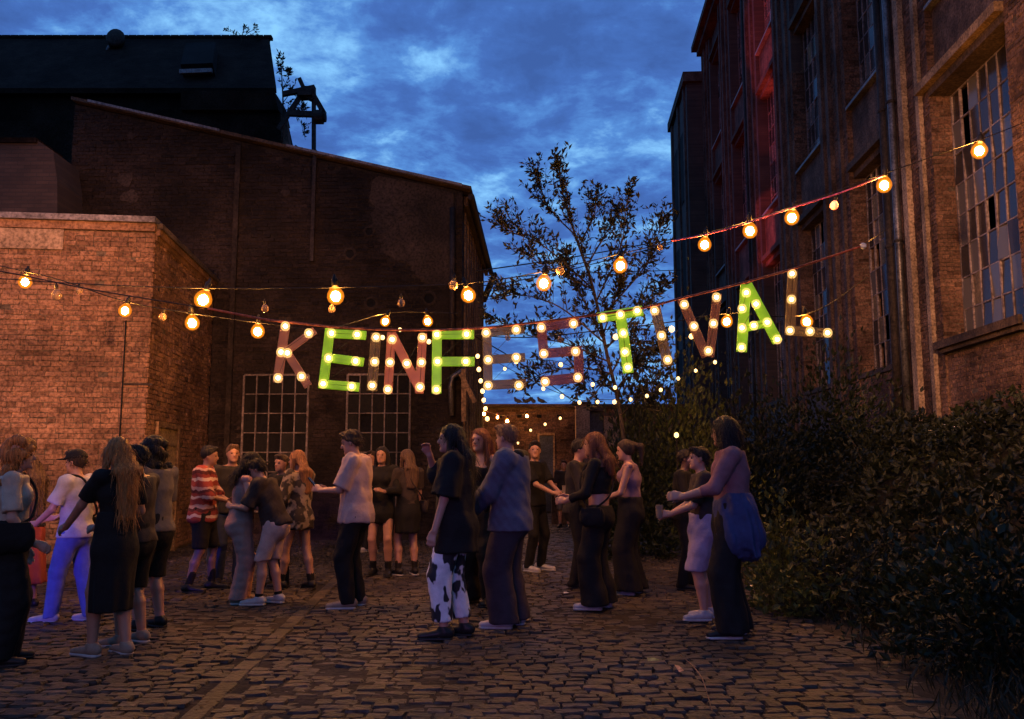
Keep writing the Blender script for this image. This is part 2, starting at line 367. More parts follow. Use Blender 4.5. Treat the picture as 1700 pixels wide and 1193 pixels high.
# ------------------------------------------------------------------ ground
def flat(name, pts, z, mat, kind='structure'):
    m = MB(); m.v = [Vector((x, y, z)) for x, y in pts]; m.f = [tuple(range(len(pts)))]; o = m.build(name, mat); o['kind'] = kind; return o
ground = flat('ground', [(-900, -300), (900, -300), (900, 1500), (-900, 1500)], -.035, M_dirt)
courtyard = empty('cobblestone_pavement'); courtyard['kind'] = 'structure'
bed = MB(); bed.v = [Vector(p) for p in ((-14, -3, -.011), (2.9, -3, -.011), (4.6, 28, -.011), (-14, 28, -.011))]; bed.f = [(0, 1, 2, 3)]
bed.build('joint_bed', M_dirt, courtyard)
CUN = []
for vv in range(6):
    rr = random.Random(vv); pr = []
    for (zz, sc) in ((-.06, 1.0), (-.010, .99), (.003, .90)):
        for x, y in ((-.5, -.5), (0, -.53), (.5, -.5), (.52, 0), (.5, .5), (0, .52), (-.5, .5), (-.53, 0)):
            pr.append((x*sc + rr.uniform(-.035, .035), y*sc + rr.uniform(-.045, .045), zz + (rr.uniform(-.004, .004) if zz > 0 else 0)))
    pr.append((0, 0, .006))
    CUN.append(np.array(pr))
CF = []
for k in range(8): CF += [[k, (k+1) % 8, 8+(k+1) % 8, 8+k], [8+k, 8+(k+1) % 8, 16+(k+1) % 8, 16+k]]
CT = [[16+k, 16+(k+1) % 8, 24] for k in range(8)]
cob = []
ua, va = Vector((math.cos(-.04), math.sin(-.04), 0)), Vector((-math.sin(-.04), math.cos(-.04), 0))
g0, g1 = gnd(318, 1193), gnd(560, 960)                              # centre line of the slab strip
gd = (g1-g0).normalized(); gn = Vector((gd.y, -gd.x, 0))
v = 4.2
while v < 27:
    dv = random.uniform(.088, .128); x = -13.0 + random.uniform(0, .15)
    while x < 4.4:
        dx = random.uniform(.10, .21); P = ua*(x+dx/2) + va*(v+dv/2) + Vector((0, .05*math.sin(x*.9+v*.3)+.018*math.sin(x*4.1+v), 0))
        lim = abs(P.x) < P.y*.66 + .6 and P.x < 2.35 + P.y*.055 + .12*math.sin(P.y*2.1) and P.y < 27
        ds = abs((P-g0).dot(gn))
        if lim and ds > .072+dx*.26: cob.append((P.x, P.y, dx-.013, dv-.012, random.uniform(-.012, .008)+.012*math.sin(P.x*1.7)*math.sin(P.y*1.3), random.gauss(0, .07), random.randrange(6)))
        x += dx
    v += dv
cob = sorted(cob, key=lambda c: c[1]*c[1]+c[0]*c[0])
CMESH = []
for a in CUN:
    me = bpy.data.meshes.new('cobble'); me.from_pydata(a.tolist(), [], CF + CT); me.materials.append(M_cobble); me.update(); CMESH.append(me)
nc = 0; rest = []
for c in cob:
    q = proj((c[0], c[1], 0))
    if nc < 300 and 5 < q[0] < 1390 and q[1] < 1188:
        o = bpy.data.objects.new('cobble', CMESH[c[6]]); COL.objects.link(o); o.parent = courtyard; o.location = (c[0], c[1], c[4]); o.scale = (c[2], c[3], 1)
        o.rotation_euler = (random.gauss(0, .03), random.gauss(0, .03), c[5]); nc += 1
    else: rest.append(c)
V = []; FQ = []; FT = []; b0 = 0
for c in rest:
    a = CUN[c[6]].copy(); a[:, 0] *= c[2]; a[:, 1] *= c[3]; ca, sa = math.cos(c[5]), math.sin(c[5])
    a[:, 2] += a[:, 0]*random.gauss(0, .04) + a[:, 1]*random.gauss(0, .04)
    x = a[:, 0]*ca - a[:, 1]*sa + c[0]; y = a[:, 0]*sa + a[:, 1]*ca + c[1]
    V.append(np.stack([x, y, a[:, 2]+c[4]], 1)); FQ += [[i+b0 for i in f] for f in CF]; FT += [[i+b0 for i in f] for f in CT]; b0 += 25
me = bpy.data.meshes.new('cobbles'); me.from_pydata(np.concatenate(V).tolist(), [], FQ+FT); me.materials.append(M_cobble); me.update()
o = link('cobble_field', me, courtyard); o['kind'] = 'stuff'
t = -.6
while t < 12.5:
    ln = random.uniform(.2, .42); P = g0 + gd*(t+ln/2)
    ob = bpy.data.objects.new('edging_stone', CMESH[random.randrange(6)]); COL.objects.link(ob); ob.parent = courtyard
    ob.scale = (ln-.008, .13, 1); ob.location = (P.x, P.y, random.uniform(-.004, .004)); ob.rotation_euler = (random.gauss(0, .02), random.gauss(0, .02), math.atan2(gd.y, gd.x)+random.gauss(0, .015))
    t += ln

# ------------------------------------------------------------------ windows
def window(parent, P0, u, n, w, h, nc, nr, fmat, single=True, bar=.028, depth=.05, missing=.05, milky=.2, board=.06, name='window', gtilt=.05, mats=None):
    """steel sash standing in the opening whose lower left corner is P0; panes are set in it one by one"""
    u = Vector(u).normalized(); n = Vector(n).normalized(); z = Vector((0, 0, 1)); P0 = Vector(P0)
    m = MB()
    for i in range(nc+1):
        b = bar*1.7 if i in (0, nc) or (nc > 6 and i == nc//2) else bar
        m.obox(P0 + u*(w*i/nc - b/2) - n*depth/2 + z*.002, u*b, n*depth, z*(h-.004))
    for j in range(nr+1):
        b = bar*1.7 if j in (0, nr) else bar*.9
        m.obox(P0 + z*(h*j/nr - b/2) - n*depth*.38 + u*.003, u*(w-.006), n*depth*.76, z*b)
    fr = m.build(name, fmat, None); parent_keep(fr, parent)
    pw, ph = w/nc - bar*.6, h/nr - bar*.6
    ALL = {0: MB(), 1: MB(), 2: MB()}
    for i in range(nc):
        for j in range(nr):
            q = random.random()
            if q < missing: continue
            k = 1 if q < missing+milky else (2 if q < missing+milky+board else 0)
            c = P0 + u*(w*(i+.5)/nc) + z*(h*(j+.5)/nr)
            uu = (u + n*random.gauss(0, gtilt)).normalized()*pw; zz = (z + n*random.gauss(0, gtilt*.6)).normalized()*ph
            if single:
                g = MB().obox(-uu/2 - zz/2, uu, zz, n*.005); ob = g.build('pane', (mats or (M_glass, M_glass2, M_glass3))[k], None)
                ob.location = c; ob.parent = fr; ob.matrix_parent_inverse = par_matrix(fr).inverted()
            else: ALL[k].obox(c - uu/2 - zz/2, uu, zz, n*.005)
    if not single:
        for k in ALL:
            if ALL[k].v:
                ob = ALL[k].build('pane_field', (mats or (M_glass, M_glass2, M_glass3))[k], None); ob['kind'] = 'stuff'; parent_keep(ob, fr)
    return fr

# ------------------------------------------------------------------ right: the brick factory
fac = empty('brick_factory', FP(24, FD, 0)); tag(fac, 'tall dark brick factory with plaster piers and steel-barred windows above the embankment', 'factory')
def fbox(name, s0, s1, n0, n1, h0, h1, mat, parent=None):
    o = MB().obox(FP(s0, n0, h0), SD*(s1-s0), SN*(n1-n0), Vector((0, 0, h1-h0))).build(name, mat, None); parent_keep(o, parent or fac); return o
PIT, A0, PW = 4.8, 16.5, 1.9
TOP = 22.0
def pier_s(k): return A0 + PIT*k
Zv = Vector((0, 0, 1))
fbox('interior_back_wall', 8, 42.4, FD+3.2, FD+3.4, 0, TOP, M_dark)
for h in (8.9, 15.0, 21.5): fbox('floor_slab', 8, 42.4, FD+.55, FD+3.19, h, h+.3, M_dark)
for k in range(-2, 6):
    a = pier_s(k); near = k <= 2
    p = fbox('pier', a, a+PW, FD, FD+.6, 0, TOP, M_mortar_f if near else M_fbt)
    if near:
        np_ = {0: 120, 1: 40}.get(k, 0)
        ztop = 11.5 if k < 1 else 13.5
        bricks(p, FP(a, FD, 0), SD, -SN, PW, 1.2, ztop, M_brick_f, nparts=np_, want=lambda x, y: y < 690)
        bricks(p, FP(a, FD, 0), SN, -SD, .6, 1.2, ztop, M_brick_f)
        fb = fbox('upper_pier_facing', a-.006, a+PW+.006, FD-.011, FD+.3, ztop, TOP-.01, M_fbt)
    for (o0, wd, pr) in (((.30, .16, .09), (1.02, .24, .12)) if k >= 0 else ((.3, .2, .09),)):
        fbox('plaster_strip', a+o0, a+o0+wd, FD-pr, FD-.001, 1.6, TOP, M_plaster_f if k != 0 else M_plaster_p)
    if k >= 1: fbox('plaster_strip', a+1.66, a+1.9, FD-.10, FD-.001, 1.6, TOP, M_plaster_f)
    b0, b1 = a-PIT+PW, a                      # the bay on this pier's near side
    if k < -1: continue
    # ground storey apron with its bricks
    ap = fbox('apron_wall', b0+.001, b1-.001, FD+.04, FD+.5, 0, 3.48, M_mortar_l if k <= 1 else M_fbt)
    if k <= 1: bricks(ap, FP(b0, FD+.04, 0), SD, -SN, PIT-PW, 1.6, 3.46, M_brick_f, nparts=140 if k == 0 else 0, header=2)
    fbox('window_sill', b0+.002, b1-.002, FD-.10 if k == 0 else FD-.02, FD+.45, 3.481, 3.60, M_woodd)
    if k == 0:
        fbox('window_sill', b0-.1, b1+.1, FD-.17, FD-.101, 3.56, 3.70, M_woodd); fbox('base_ledge', b0-.3, b1+2.2, FD-.35, FD+.03, 1.95, 2.12, M_plaster_p)
    hs = [(3.70, 8.45), (10.28, 14.7), (16.42, 20.7)]
    for fl, (h0, h1) in enumerate(hs):
        if k <= 0 and fl == 2: continue
        nw = (8, 8) if k <= 1 else (7, 7)
        window(fac, FP(b0+.02, FD+.40, h0), SD, -SN, PIT-PW-.04, h1-h0, nw[0], nw[1], M_frame, single=(fl == 0 and k in (0, 1)), missing=.10, milky=.28 if k == 0 else .2, gtilt=.06)
    for fl, (h0, h1) in enumerate([(8.78, 10.2), (15.0, 16.34), (20.95, TOP)]):
        fbox('spandrel', b0+.003, b1-.003, FD+.13, FD+.55, h0, h1, M_plaster_f)
        lp = .16 if k == 0 else .06
        fbox('lintel', b0-.02 if k == 0 else b0+.004, b1+.3 if k == 0 else b1-.004, FD-lp, FD+.5, h0-.17, h0-.001, M_wood if k == 0 else M_woodd)
        if k == 0: fbox('lintel', b0+.004, b1-.004, FD-.02, FD+.5, h0-.33, h0-.172, M_woodd)
        else: fbox('lintel', b0+.005, b1-.005, FD+.10, FD+.5, h0-.33, h0-.172, M_plaster_f)
        if fl < 2: fbox('window_sill', b0+.005, b1-.005, FD-.02, FD+.5, h1+.001, h1+.075, M_coping)
for (s, n, r, m_) in ((pier_s(0)+1.55, FD-.14, .075, M_pipe), (pier_s(0)+1.83, FD-.10, .05, M_iron), (pier_s(0)+2.02, FD-.13, .10, M_iron), (pier_s(3)+1.5, FD-.1, .07, M_iron)):
    o = MB().tube([FP(s, n, 1.2), FP(s, n, 6), FP(s, n, TOP)], r, 12).build('downpipe', m_, None, True); parent_keep(o, fac)
    for h in (3, 6, 9, 12): 
        o = MB().tube([FP(s, n, h), FP(s, n, h+.05)], r+.02, 12).build('pipe_clamp', M_iron, None); parent_keep(o, fac)
fbox('cornice', 8, 42.5, FD-.30, FD+.9, TOP+.001, TOP+.28, M_plaster_f); fbox('cornice', 8, 42.6, FD-.55, FD+.9, TOP+.282, TOP+.55, M_plaster_f)
fbox('roof', 8, 42.4, FD-.2, FD+9, TOP+.552, TOP+.8, M_roof)
fbox('end_wall', 42.02, 42.4, FD+.61, FD+9, 0, TOP-.01, M_fbt)
wing = fbox('projecting_bay', 42.41, 48.8, 6.14, 11, 0, 20.6, M_fbt)
fbox('cornice', 42.2, 49, 5.95, 11.1, 20.601, 21.1, M_plaster_f)
for s in (42.9, 45.2, 47.9): fbox('plaster_strip', s, s+.5, 6.04, 6.139, 0, 20.59, M_plaster_f)
for h0 in (4, 9.5, 15):
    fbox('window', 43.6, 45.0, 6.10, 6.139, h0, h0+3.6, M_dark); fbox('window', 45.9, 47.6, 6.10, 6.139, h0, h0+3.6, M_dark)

# ------------------------------------------------------------------ left: main gable wall building
MA = R(2.0)
mu = Vector((-math.cos(MA), math.sin(MA), 0)); ms = Vector((math.sin(MA), math.cos(MA), 0)); mn = -ms      # leftwards, along the side, outwards
MC = aty(765, 775, 17.0); MC.z = 0
def mpt(px, py, out=0.0): return onplane(px, py, MC + mn*out, mn)
def muv(px, py): q = mpt(px, py) - MC; return q.dot(mu), q.z
U_L, H_L = muv(125, 173); _, H_R = muv(765, 318)
mb = empty('brick_shed', MC); tag(mb, 'dark sooty brick shed with sloping roof edge behind the crowd', 'building')
def mtop(uu): return H_R + (H_L-H_R)*uu/U_L
wall = MB().prism([MC, MC + mu*U_L, MC + mu*U_L + Zv*H_L, MC + Zv*H_R], ms*.36).build('wall', M_mortar_d, None); parent_keep(wall, mb)
side = MB().obox(MC + ms*.361 - mu*.0, ms*6.0, mu*.3, Zv*(H_R-.02)).build('side_wall', M_wood, None); parent_keep(side, mb)
W1 = [muv(405, 765), muv(490, 622)]; W2 = [muv(577, 760), muv(680, 622)]
wins = []
for (a, b), (pxl, pxr) in ((W1, (405, 512)), (W2, (577, 681))):
    u1 = muv(pxl, 690)[0]; u0 = muv(pxr, 690)[0]; wins.append((u0, u1, .55, muv(600, 622)[1]))
PL = [(618, 300), (628, 292), (700, 306), (753, 322), (753, 470), (735, 478), (700, 468), (690, 452), (660, 430), (640, 424), (624, 392), (616, 370), (622, 345), (614, 330)]
def jag(P, n=5, amp=5.):
    out = []; rj = random.Random(3)
    for i in range(len(P)):
        a, b = P[i], P[(i+1) % len(P)]
        for k in range(n):
            t = k/n; q = (a[0]+(b[0]-a[0])*t, a[1]+(b[1]-a[1])*t); e = amp if q[0] < 745 and q[1] > 325 else 0
            out.append((q[0]+rj.uniform(-e, e), q[1]+rj.uniform(-e, e)*.6))
    return out
plu = [muv(*p) for p in jag(PL)]
def inpoly(x, y, P):
    c = False; j = len(P)-1
    for i in range(len(P)):
        if (P[i][1] > y) != (P[j][1] > y) and x < (P[j][0]-P[i][0])*(y-P[i][1])/(P[j][1]-P[i][1])+P[i][0]: c = not c
        j = i
    return c
VENTS = [(*muv(px, py), r) for px, py, r in ((613, 384, .075), (581, 421, .085), (712, 495, .10), (616, 503, .09), (572, 500, .05))]
def keep_m(a, b):
    if any((a-x)**2*.5+(b-y)**2 < (r*1.25)**2 for x, y, r in VENTS): return False
    if b > mtop(a) - .06: return False
    if any(u0-.02 < a < u1+.02 and h0 < b < h1 for u0, u1, h0, h1 in wins): return False
    return not inpoly(a, b, plu)
bricks(wall, MC, mu, mn, U_L, .05, H_L, M_brick_m, keep_m, nparts=300, want=lambda x, y: 330 < x < 760 and 330 < y < 700, miss=.01, proud=.016)
o = MB().prism([MC + mu*a + Zv*b + mn*.001 for a, b in plu], mn*.02).build('plaster_patch', M_plaster_s, None); parent_keep(o, wall)
verge = MB().obox(MC - mu*.18 + mn*.14 + Zv*(H_R+.0), mu*(U_L+.2) + Zv*(H_L-H_R)*(U_L+.2)/U_L, ms*.6, Zv*.07).build('roof_verge', M_woodd, None); parent_keep(verge, mb)
for (p0, p1) in ((150, 365), (480, 768)):
    ua_, ub_ = muv(p1, 300)[0], muv(p0, 200)[0]
    o = MB().obox(MC + mu*ua_ + mn*.16 + Zv*(mtop(ua_)+.072), mu*(ub_-ua_) + Zv*(mtop(ub_)-mtop(ua_)), ms*.4, Zv*.05).build('roof_flashing', M_coping, None); parent_keep(o, mb)
roof = MB().obox(MC - mu*.12 + ms*.1 + Zv*(H_R-.05), mu*(U_L+.12) + Zv*(H_L-H_R), ms*6.6, Zv*.10).build('roof', M_roof, None); parent_keep(roof, mb)
fas = MB().obox(MC - mu*.10 + ms*.12 + Zv*(H_R-.26), ms*6.5, mu*.09, Zv*.2).build('eave_box', M_woodd, None); parent_keep(fas, mb)
gut = MB().tube([MC - mu*.17 + ms*.0 + Zv*(H_R-.1), MC - mu*.17 + ms*6.7 + Zv*(H_R-.14)], .07, 8).build('gutter', M_iron, None); parent_keep(gut, mb)
bracket = MB().bar(MC - mu*.02 + ms*5.9 + Zv*(H_R-1.1), MC - mu*.3 + ms*6.4 + Zv*(H_R-.25), .12).build('eave_bracket', M_woodd, None); parent_keep(bracket, mb)
for i in range(9):
    o = MB().obox(MC + ms*(.45+i*.66) - mu*.03, ms*.09, mu*.03, Zv*(H_R-.3)).build('timber_batten', M_wood, None); parent_keep(o, side)
dp = MB().tube([mpt(751, 345, .09), mpt(751, 480, .09), mpt(751, 690, .09)], .055, 8).build('downpipe', M_iron, None, True); parent_keep(dp, mb)
pp = MB().tube([mpt(750, 690, .12), mpt(748, 640, .14), mpt(752, 625, .14), mpt(772, 612, .14)], .05, 8).build('drain_bend', M_pipe, None, True); parent_keep(pp, mb)
for a, b in (((765, 620), (789, 668)), ((770, 612), (770, 700))):
    o = MB().bar(mpt(*a, .2), mpt(*b, .2), .09).build('timber_brace', M_wood, None); parent_keep(o, mb)
for (px, py, r) in ((613, 384, .075), (581, 421, .085), (712, 495, .10), (616, 503, .09), (572, 500, .05)):
    c = mpt(px, py, .0); Mx = Matrix.Translation(c) @ Matrix.Rotation(math.pi/2, 4, 'X') @ Matrix.Rotation(0, 4, 'Z')
    q = MB().lathe([(r, 0), (r*1.5, .0), (r*1.55, .018), (r*1.05, .024), (r, .018), (r, .001)], 14, Mx).build('vent_ring', M_plaster_s, None); parent_keep(q, wall)
    q = MB().lathe([(r*1.04, .004), (r*.5, .006), (.001, .007)], 12, Mx).build('vent_shade_disc', M_dark, None); parent_keep(q, q.parent or wall)  # dark disc painted in for the shade of the hole
for (px, py) in ((210, 296), (214, 326), (218, 226), (475, 320)):
    rr_ = random.Random(px); sc_ = .19 if px < 300 and py > 230 else .10
    q = MB().prism([mpt(px, py, .012) + mu*math.cos(k*.48)*sc_*rr_.uniform(.6, 1.25) + Zv*math.sin(k*.48)*sc_*.8*rr_.uniform(.6, 1.2) for k in range(13)], mn*.014).build('mortar_patch', M_plaster_s, None); parent_keep(q, wall)
for (u0, u1, h0, h1) in wins:
    rec = MB().obox(MC + mu*u0 + mn*.002 + Zv*h0, mu*(u1-u0), mn*.012, Zv*(h1-h0)).build('recess_shade_panel', M_dark, None); parent_keep(rec, mb)  # dark panel stands for the shade inside the window opening
    window(mb, MC + mu*u1 + mn*.05 + Zv*h0, -mu, mn, u1-u0, h1-h0, 5, 7, M_framew, True, bar=.022, missing=.12, milky=.10, board=.03, mats=(M_glassd, pm('grey_pane', (.030, .024, .022), None, 5, .6), M_glassd))
pil = MB().obox(mpt(521, 250, .03)*1 - Zv*0, Vector((.07, 0, 0)), mn*.07, Zv*-2.3).build('wall_post', M_iron, None); parent_keep(pil, mb)
pl2 = MB().obox(MC + mu*muv(400, 300)[0] + mn*.03 + Zv*.1, mu*.1, mn*.06, Zv*(mtop(muv(400, 300)[0])-.2)).build('wall_post', M_mortar_d, None); parent_keep(pl2, mb)

# ------------------------------------------------------------------ left: lit annex
AA = R(6.6)
au = Vector((-math.cos(AA), -math.sin(AA), 0)); as_ = Vector((-math.sin(AA), math.cos(AA), 0)); an = -as_; ar = -au
AC = aty(236, 775, 13.1); AH = aty(236, 366, 13.1).z; AC.z = 0
den_ = as_.dot(mn); ALEN = ((MC - AC).dot(mn))/den_ - .02
ann = empty('brick_annex', AC); tag(ann, 'flat-topped brick annex lit pink at the left edge of the yard', 'building')
aw = MB().obox(AC, au*6.0, as_*.3, Zv*(AH-.18)).build('wall', M_mortar, None); parent_keep(aw, ann)
aw2 = MB().obox(AC + as_*.301, as_*(ALEN-.301), au*.3, Zv*(AH-.18)).build('side_wall', M_mortar, None); parent_keep(aw2, ann)
def aside(px, py): q = onplane(px, py, AC, ar) - AC; return q.dot(as_), q.z
d0, d1 = aside(258, 720)[0], aside(292, 720)[0]; dh = aside(270, 706)[1]
bricks(aw, AC, au, an, 3.4, .05, AH-.2, M_brick_a, nparts=200, want=lambda x, y: y < 730, miss=.006, tilt=.006)
bricks(aw2, AC, as_, ar, ALEN-.02, .05, AH-.2, M_brick_a, lambda a, b: not (d0-.06 < a < d1+.06 and b < dh+.05), nparts=100, want=lambda x, y: y < 720, miss=.012, proud=.02)
o = MB().obox(AC + au*6 + as_*.0 + Zv*(AH-.19), ar*6, as_*ALEN, Zv*.16).build('roof', M_roof, None); parent_keep(o, ann)
for i, (pr, h0, h1) in enumerate(((.035, .30, .22), (.075, .219, .12), (.11, .119, .035))):
    o = MB().obox(AC + ar*pr + as_*.05 + Zv*(AH-h0), as_*(ALEN-.06), au*(pr+.28), Zv*(h0-h1)).build('side_cornice', M_brick_a if i < 2 else M_plaster, None); parent_keep(o, ann)
o = MB().obox(AC + ar*.02 + an*.05 + Zv*(AH-.179), au*6, as_*.3, Zv*.12).build('front_cornice', M_brick_a, None); parent_keep(o, ann)
def afront(px): return (onplane(px, 500, AC, an) - AC).dot(au)
o = MB().obox(AC + au*afront(100) + an*.012 + Zv*(AH-.50), au*3, an*.025, Zv*.31).build('plaster_band', M_plaster_p, None); parent_keep(o, aw)
o = MB().obox(AC + ar*.04 + an*.12 + Zv*(AH-.055), au*6.2, as_*.5, Zv*.09).build('coping', M_coping, None); parent_keep(o, ann)
o = MB().tube([AC + au*afront(212) + an*.025 + Zv*h for h in (3.6, 3.0, 2.4, 1.75)], .012, 5).build('wall_cable', M_cable, None); parent_keep(o, aw)
o = MB().obox(AC + au*afront(213) + an*.0 + Zv*2.62, ar*.42, an*.03, Zv*.03).build('iron_strap', M_iron, None); parent_keep(o, aw)
# door on the annex side
dr = empty('door', AC + as_*d0); dr.parent = ann; dr.matrix_parent_inverse = par_matrix(ann).inverted()
def dpart(name, a0, a1, h0, h1, p0, p1, mat):
    o = MB().obox(AC + as_*a0 + ar*p0 + Zv*h0, as_*(a1-a0), ar*(p1-p0), Zv*(h1-h0)).build(name, mat, None); parent_keep(o, dr); return o
dpart('door_frame', d0-.06, d0+.03, .0, dh+.05, -.02, .06, M_wood); dpart('door_frame', d1-.03, d1+.06, .0, dh+.05, -.02, .06, M_wood); dpart('door_frame', d0+.031, d1-.031, dh-.04, dh+.05, -.02, .055, M_wood)
nb = 5
for i in range(nb):
    x0 = d0+.032+(d1-d0-.064)*i/nb; dpart('door_board', x0+.003, x0+(d1-d0-.064)/nb-.003, .02, dh-.042, -.02, .018+.004*random.random(), M_door)
for h in (.35, 1.0, 1.75): dpart('door_rail', d0+.05, d1-.05, h, h+.11, .021, .04, M_door)
dpart('door_handle', d0+.12, d0+.15, 1.0, 1.22, .041, .08, M_iron)

# ------------------------------------------------------------------ far left: roof building, block, hoist
blk = empty('brick_block', aty(40, 775, 15.2)); blk.location.z = 0; tag(blk, 'squat brick block with chamfered shoulder rising behind the annex roof', 'building')
pts = [(-160, 228), (58, 230), (88, 250), (95, 300), (95, 470), (-160, 470)]
o = MB().prism([aty(x, y, 16.2) for x, y in pts], Vector((-.1, 3, 0))).build('wall', M_sootbt, None); parent_keep(o, blk)
o = MB().prism([aty(x, y, 16.15) for x, y in ((-160, 226), (60, 228), (60, 236), (-160, 235))], Vector((0, 1, 0))).build('coping', M_soot, None); parent_keep(o, blk)
bk = empty('roofed_warehouse', aty(200, 775, 29)); bk.location.z = 0; tag(bk, 'dark gabled warehouse with long tiled roof against the sky', 'warehouse')
Ye, Yr, Yb = 28.0, 31.5, 35.0
eL, eR = aty(-260, 150, Ye), aty(452, 152, Ye); rL, rR = aty(-260, 88, Yr), aty(441, 68, Yr); he = eR.z; hr = rR.z
eL.z = he; rL.z = hr
def wp(x, y, z): return Vector((x, y, z))
xr = eR.x; kx = (aty(441, 68, Yr).x - xr)/(Yr-Ye)
def xs_(y): return xr + kx*(y-Ye)
o = MB().prism([wp(xs_(y_)-.1, y_, z_) for y_, z_ in ((Ye+.3, 0), (Yb, 0), (Yb, he), (Yr, hr-.2), (Ye+.3, he))], Vector((-24, 0, 0))).build('wall', M_soot, None); parent_keep(o, bk)
o = MB().obox(wp(xr+.15, Ye, he-.05), Vector((-24.2, 0, 0)), Vector((xs_(Yr)-xr, Yr-Ye, hr-he)), Vector((0, -.05, .16))).build('roof', M_roof, None); parent_keep(o, bk); rf = o
o = MB().obox(wp(xs_(Yr)+.16, Yr+.02, hr-.05), Vector((-24.2, 0, 0)), Vector((xs_(Yb)-xs_(Yr), Yb-Yr, he-hr)), Vector((0, .05, .16))).build('roof', M_roof, None); parent_keep(o, bk)
m = MB()
for i in range(70): m.box((xs_(Yr)+.1-.32*i, Yr, hr+.13), (.29, .26, .12))
o = m.build('ridge_tiles', M_roof, None); o['kind'] = 'stuff'; parent_keep(o, rf)
sk0 = aty(300, 125, 29.4); sk1 = aty(362, 88, 30.5)
fx = (hr-he)/(Yr-Ye); 
def rpt(px, py):   # point on the near roof slope
    nrm = Vector((0, -fx, 1)).normalized(); return onplane(px, py, wp(xr, Ye, he+.11), nrm)
a, b, c, d = rpt(305, 130), rpt(358, 128), rpt(362, 92), rpt(314, 94)
o = MB().prism([a, b, c, d], Vector((0, -.35, .35))).build('roof_hatch', M_dark, None); parent_keep(o, rf)
o = MB().obox(a + Vector((0, -.3, .0)), b-a, Vector((0, -.12, .0)), Vector((0, 0, .14))).build('hatch_sill', M_coping, None); parent_keep(o, rf)
lw = MB().prism([aty(x, y, 26.5) for x, y in ((-300, 200), (130, 200), (300, 178), (462, 178), (478, 250), (478, 420), (-300, 420))], Vector((0, 1.2, 0))).build('lower_wall', M_soot, None); parent_keep(lw, bk)
o = MB().prism([aty(x, y, 26.3) for x, y in ((300, 150), (455, 150), (462, 182), (300, 182))], Vector((0, 1.5, 0))).build('parapet', M_soot, None); parent_keep(o, bk)
o = MB().prism([aty(x, y, 26.2) for x, y in ((466, 190), (474, 190), (481, 248), (470, 248))], Vector((0, .3, 0))).build('corner_plaster', M_plaster, None); parent_keep(o, bk)
# roof vent with tilted round cowl
vt = empty('roof_vent', rpt(176, 100)); tag(vt, 'bent metal vent pipe with round cowl standing on warehouse ridge', 'roof vent')
yv = 30.6
o = MB().tube([aty(172, 100, yv), aty(180, 80, yv), aty(185, 72, yv)], .07, 8).build('pipe', M_pipe, None, True); parent_keep(o, vt)
c0 = aty(192, 64, yv); Mx = Matrix.Translation(c0) @ Matrix.Rotation(R(72), 4, 'X') @ Matrix.Rotation(R(14), 4, 'Y') @ Matrix.Diagonal((1.25, 1.6, 1.2, 1))
o = MB().lathe([(.10, -.2), (.24, -.12), (.26, .05), (.22, .12), (.02, .16)], 16, Mx).build('cowl', M_iron, None, True); parent_keep(o, vt)
# hoist
Yh = 24.5
ho = empty('roof_hoist', aty(520, 775, Yh)); ho.location.z = aty(520, 255, Yh).z; tag(ho, 'black steel hoist frame with braces projecting above the shed roof', 'hoist')
def hb(name, a, b, w, mat=M_iron): 
    o = MB().bar(aty(*a, Yh), aty(*b, Yh), w/59).build(name, mat, None); parent_keep(o, ho)
hb('post', (521, 310), (521, 145), 6.5); hb('jib_arm', (470, 156), (523, 145), 8); hb('brace', (462, 215), (506, 148), 7); hb('brace', (516, 150), (538, 188), 9)
hb('beam', (480, 188), (530, 190), 9); hb('counter_post', (497, 130), (506, 150), 7); hb('head_plate', (508, 150), (508, 162), 24)
o = MB().prism([aty(x, y, Yh-.1) for x, y in ((505, 142), (522, 142), (523, 162), (516, 165), (505, 160))], Vector((0, .2, 0))).build('gusset', M_iron, None); parent_keep(o, ho)
Mx = Matrix.Translation(aty(533, 194, Yh)) @ Matrix.Rotation(math.pi/2, 4, 'Y')
o = MB().lathe([(.10, -.22), (.21, -.2), (.21, .06), (.15, .08), (.15, .14), (.05, .16)], 14, Mx).build('winch_drum', M_iron, None); parent_keep(o, ho)
hb('strut', (490, 242), (500, 250), 4)

# ------------------------------------------------------------------ far end of the yard
YB = 27.5
bw = empty('yard_wall', aty(900, 775, YB)); bw.location.z = 0; tag(bw, 'low brick wall closing the far end of the yard under fairy lights', 'wall')
wl, wr = aty(770, 775, YB).x, aty(1150, 775, YB).x; wt = aty(870, 676, YB).z
core = MB().box(((wl+wr)/2, YB+.2, wt/2), (wr-wl, .36, wt)).build('wall_core', M_mortar_f, None); parent_keep(core, bw)
dx0, dx1 = aty(893, 775, YB).x, aty(921, 775, YB).x; dtop = aty(900, 722, YB).z
bricks(core, (wl, YB+.02, 0), (1, 0, 0), (0, -1, 0), wr-wl, .05, wt-.02, M_brick_f, lambda a, b: not (dx0-wl < a < dx1-wl and b < dtop))
o = MB().box(((wl+wr)/2, YB+.16, wt+.05), (wr-wl+.1, .6, .10)).build('coping', M_woodd, None); parent_keep(o, bw)
for i in range(9):
    o = MB().box((wl+.5+i*.62, YB-.03, wt-.28), (.14, .05, .10)).build('slot_shade_block', M_dark, None); parent_keep(o, core)  # dark blocks stand for the shade in the slots
dd = empty('yard_door', (.5*(dx0+dx1), YB, 0)); tag(dd, 'dark blue door in the far yard wall behind the man in black', 'door')
o = MB().box((.5*(dx0+dx1), YB-.0, dtop/2), (dx1-dx0-.08, .05, dtop-.06)).build('door_leaf', M_doorblue, None); parent_keep(o, dd)
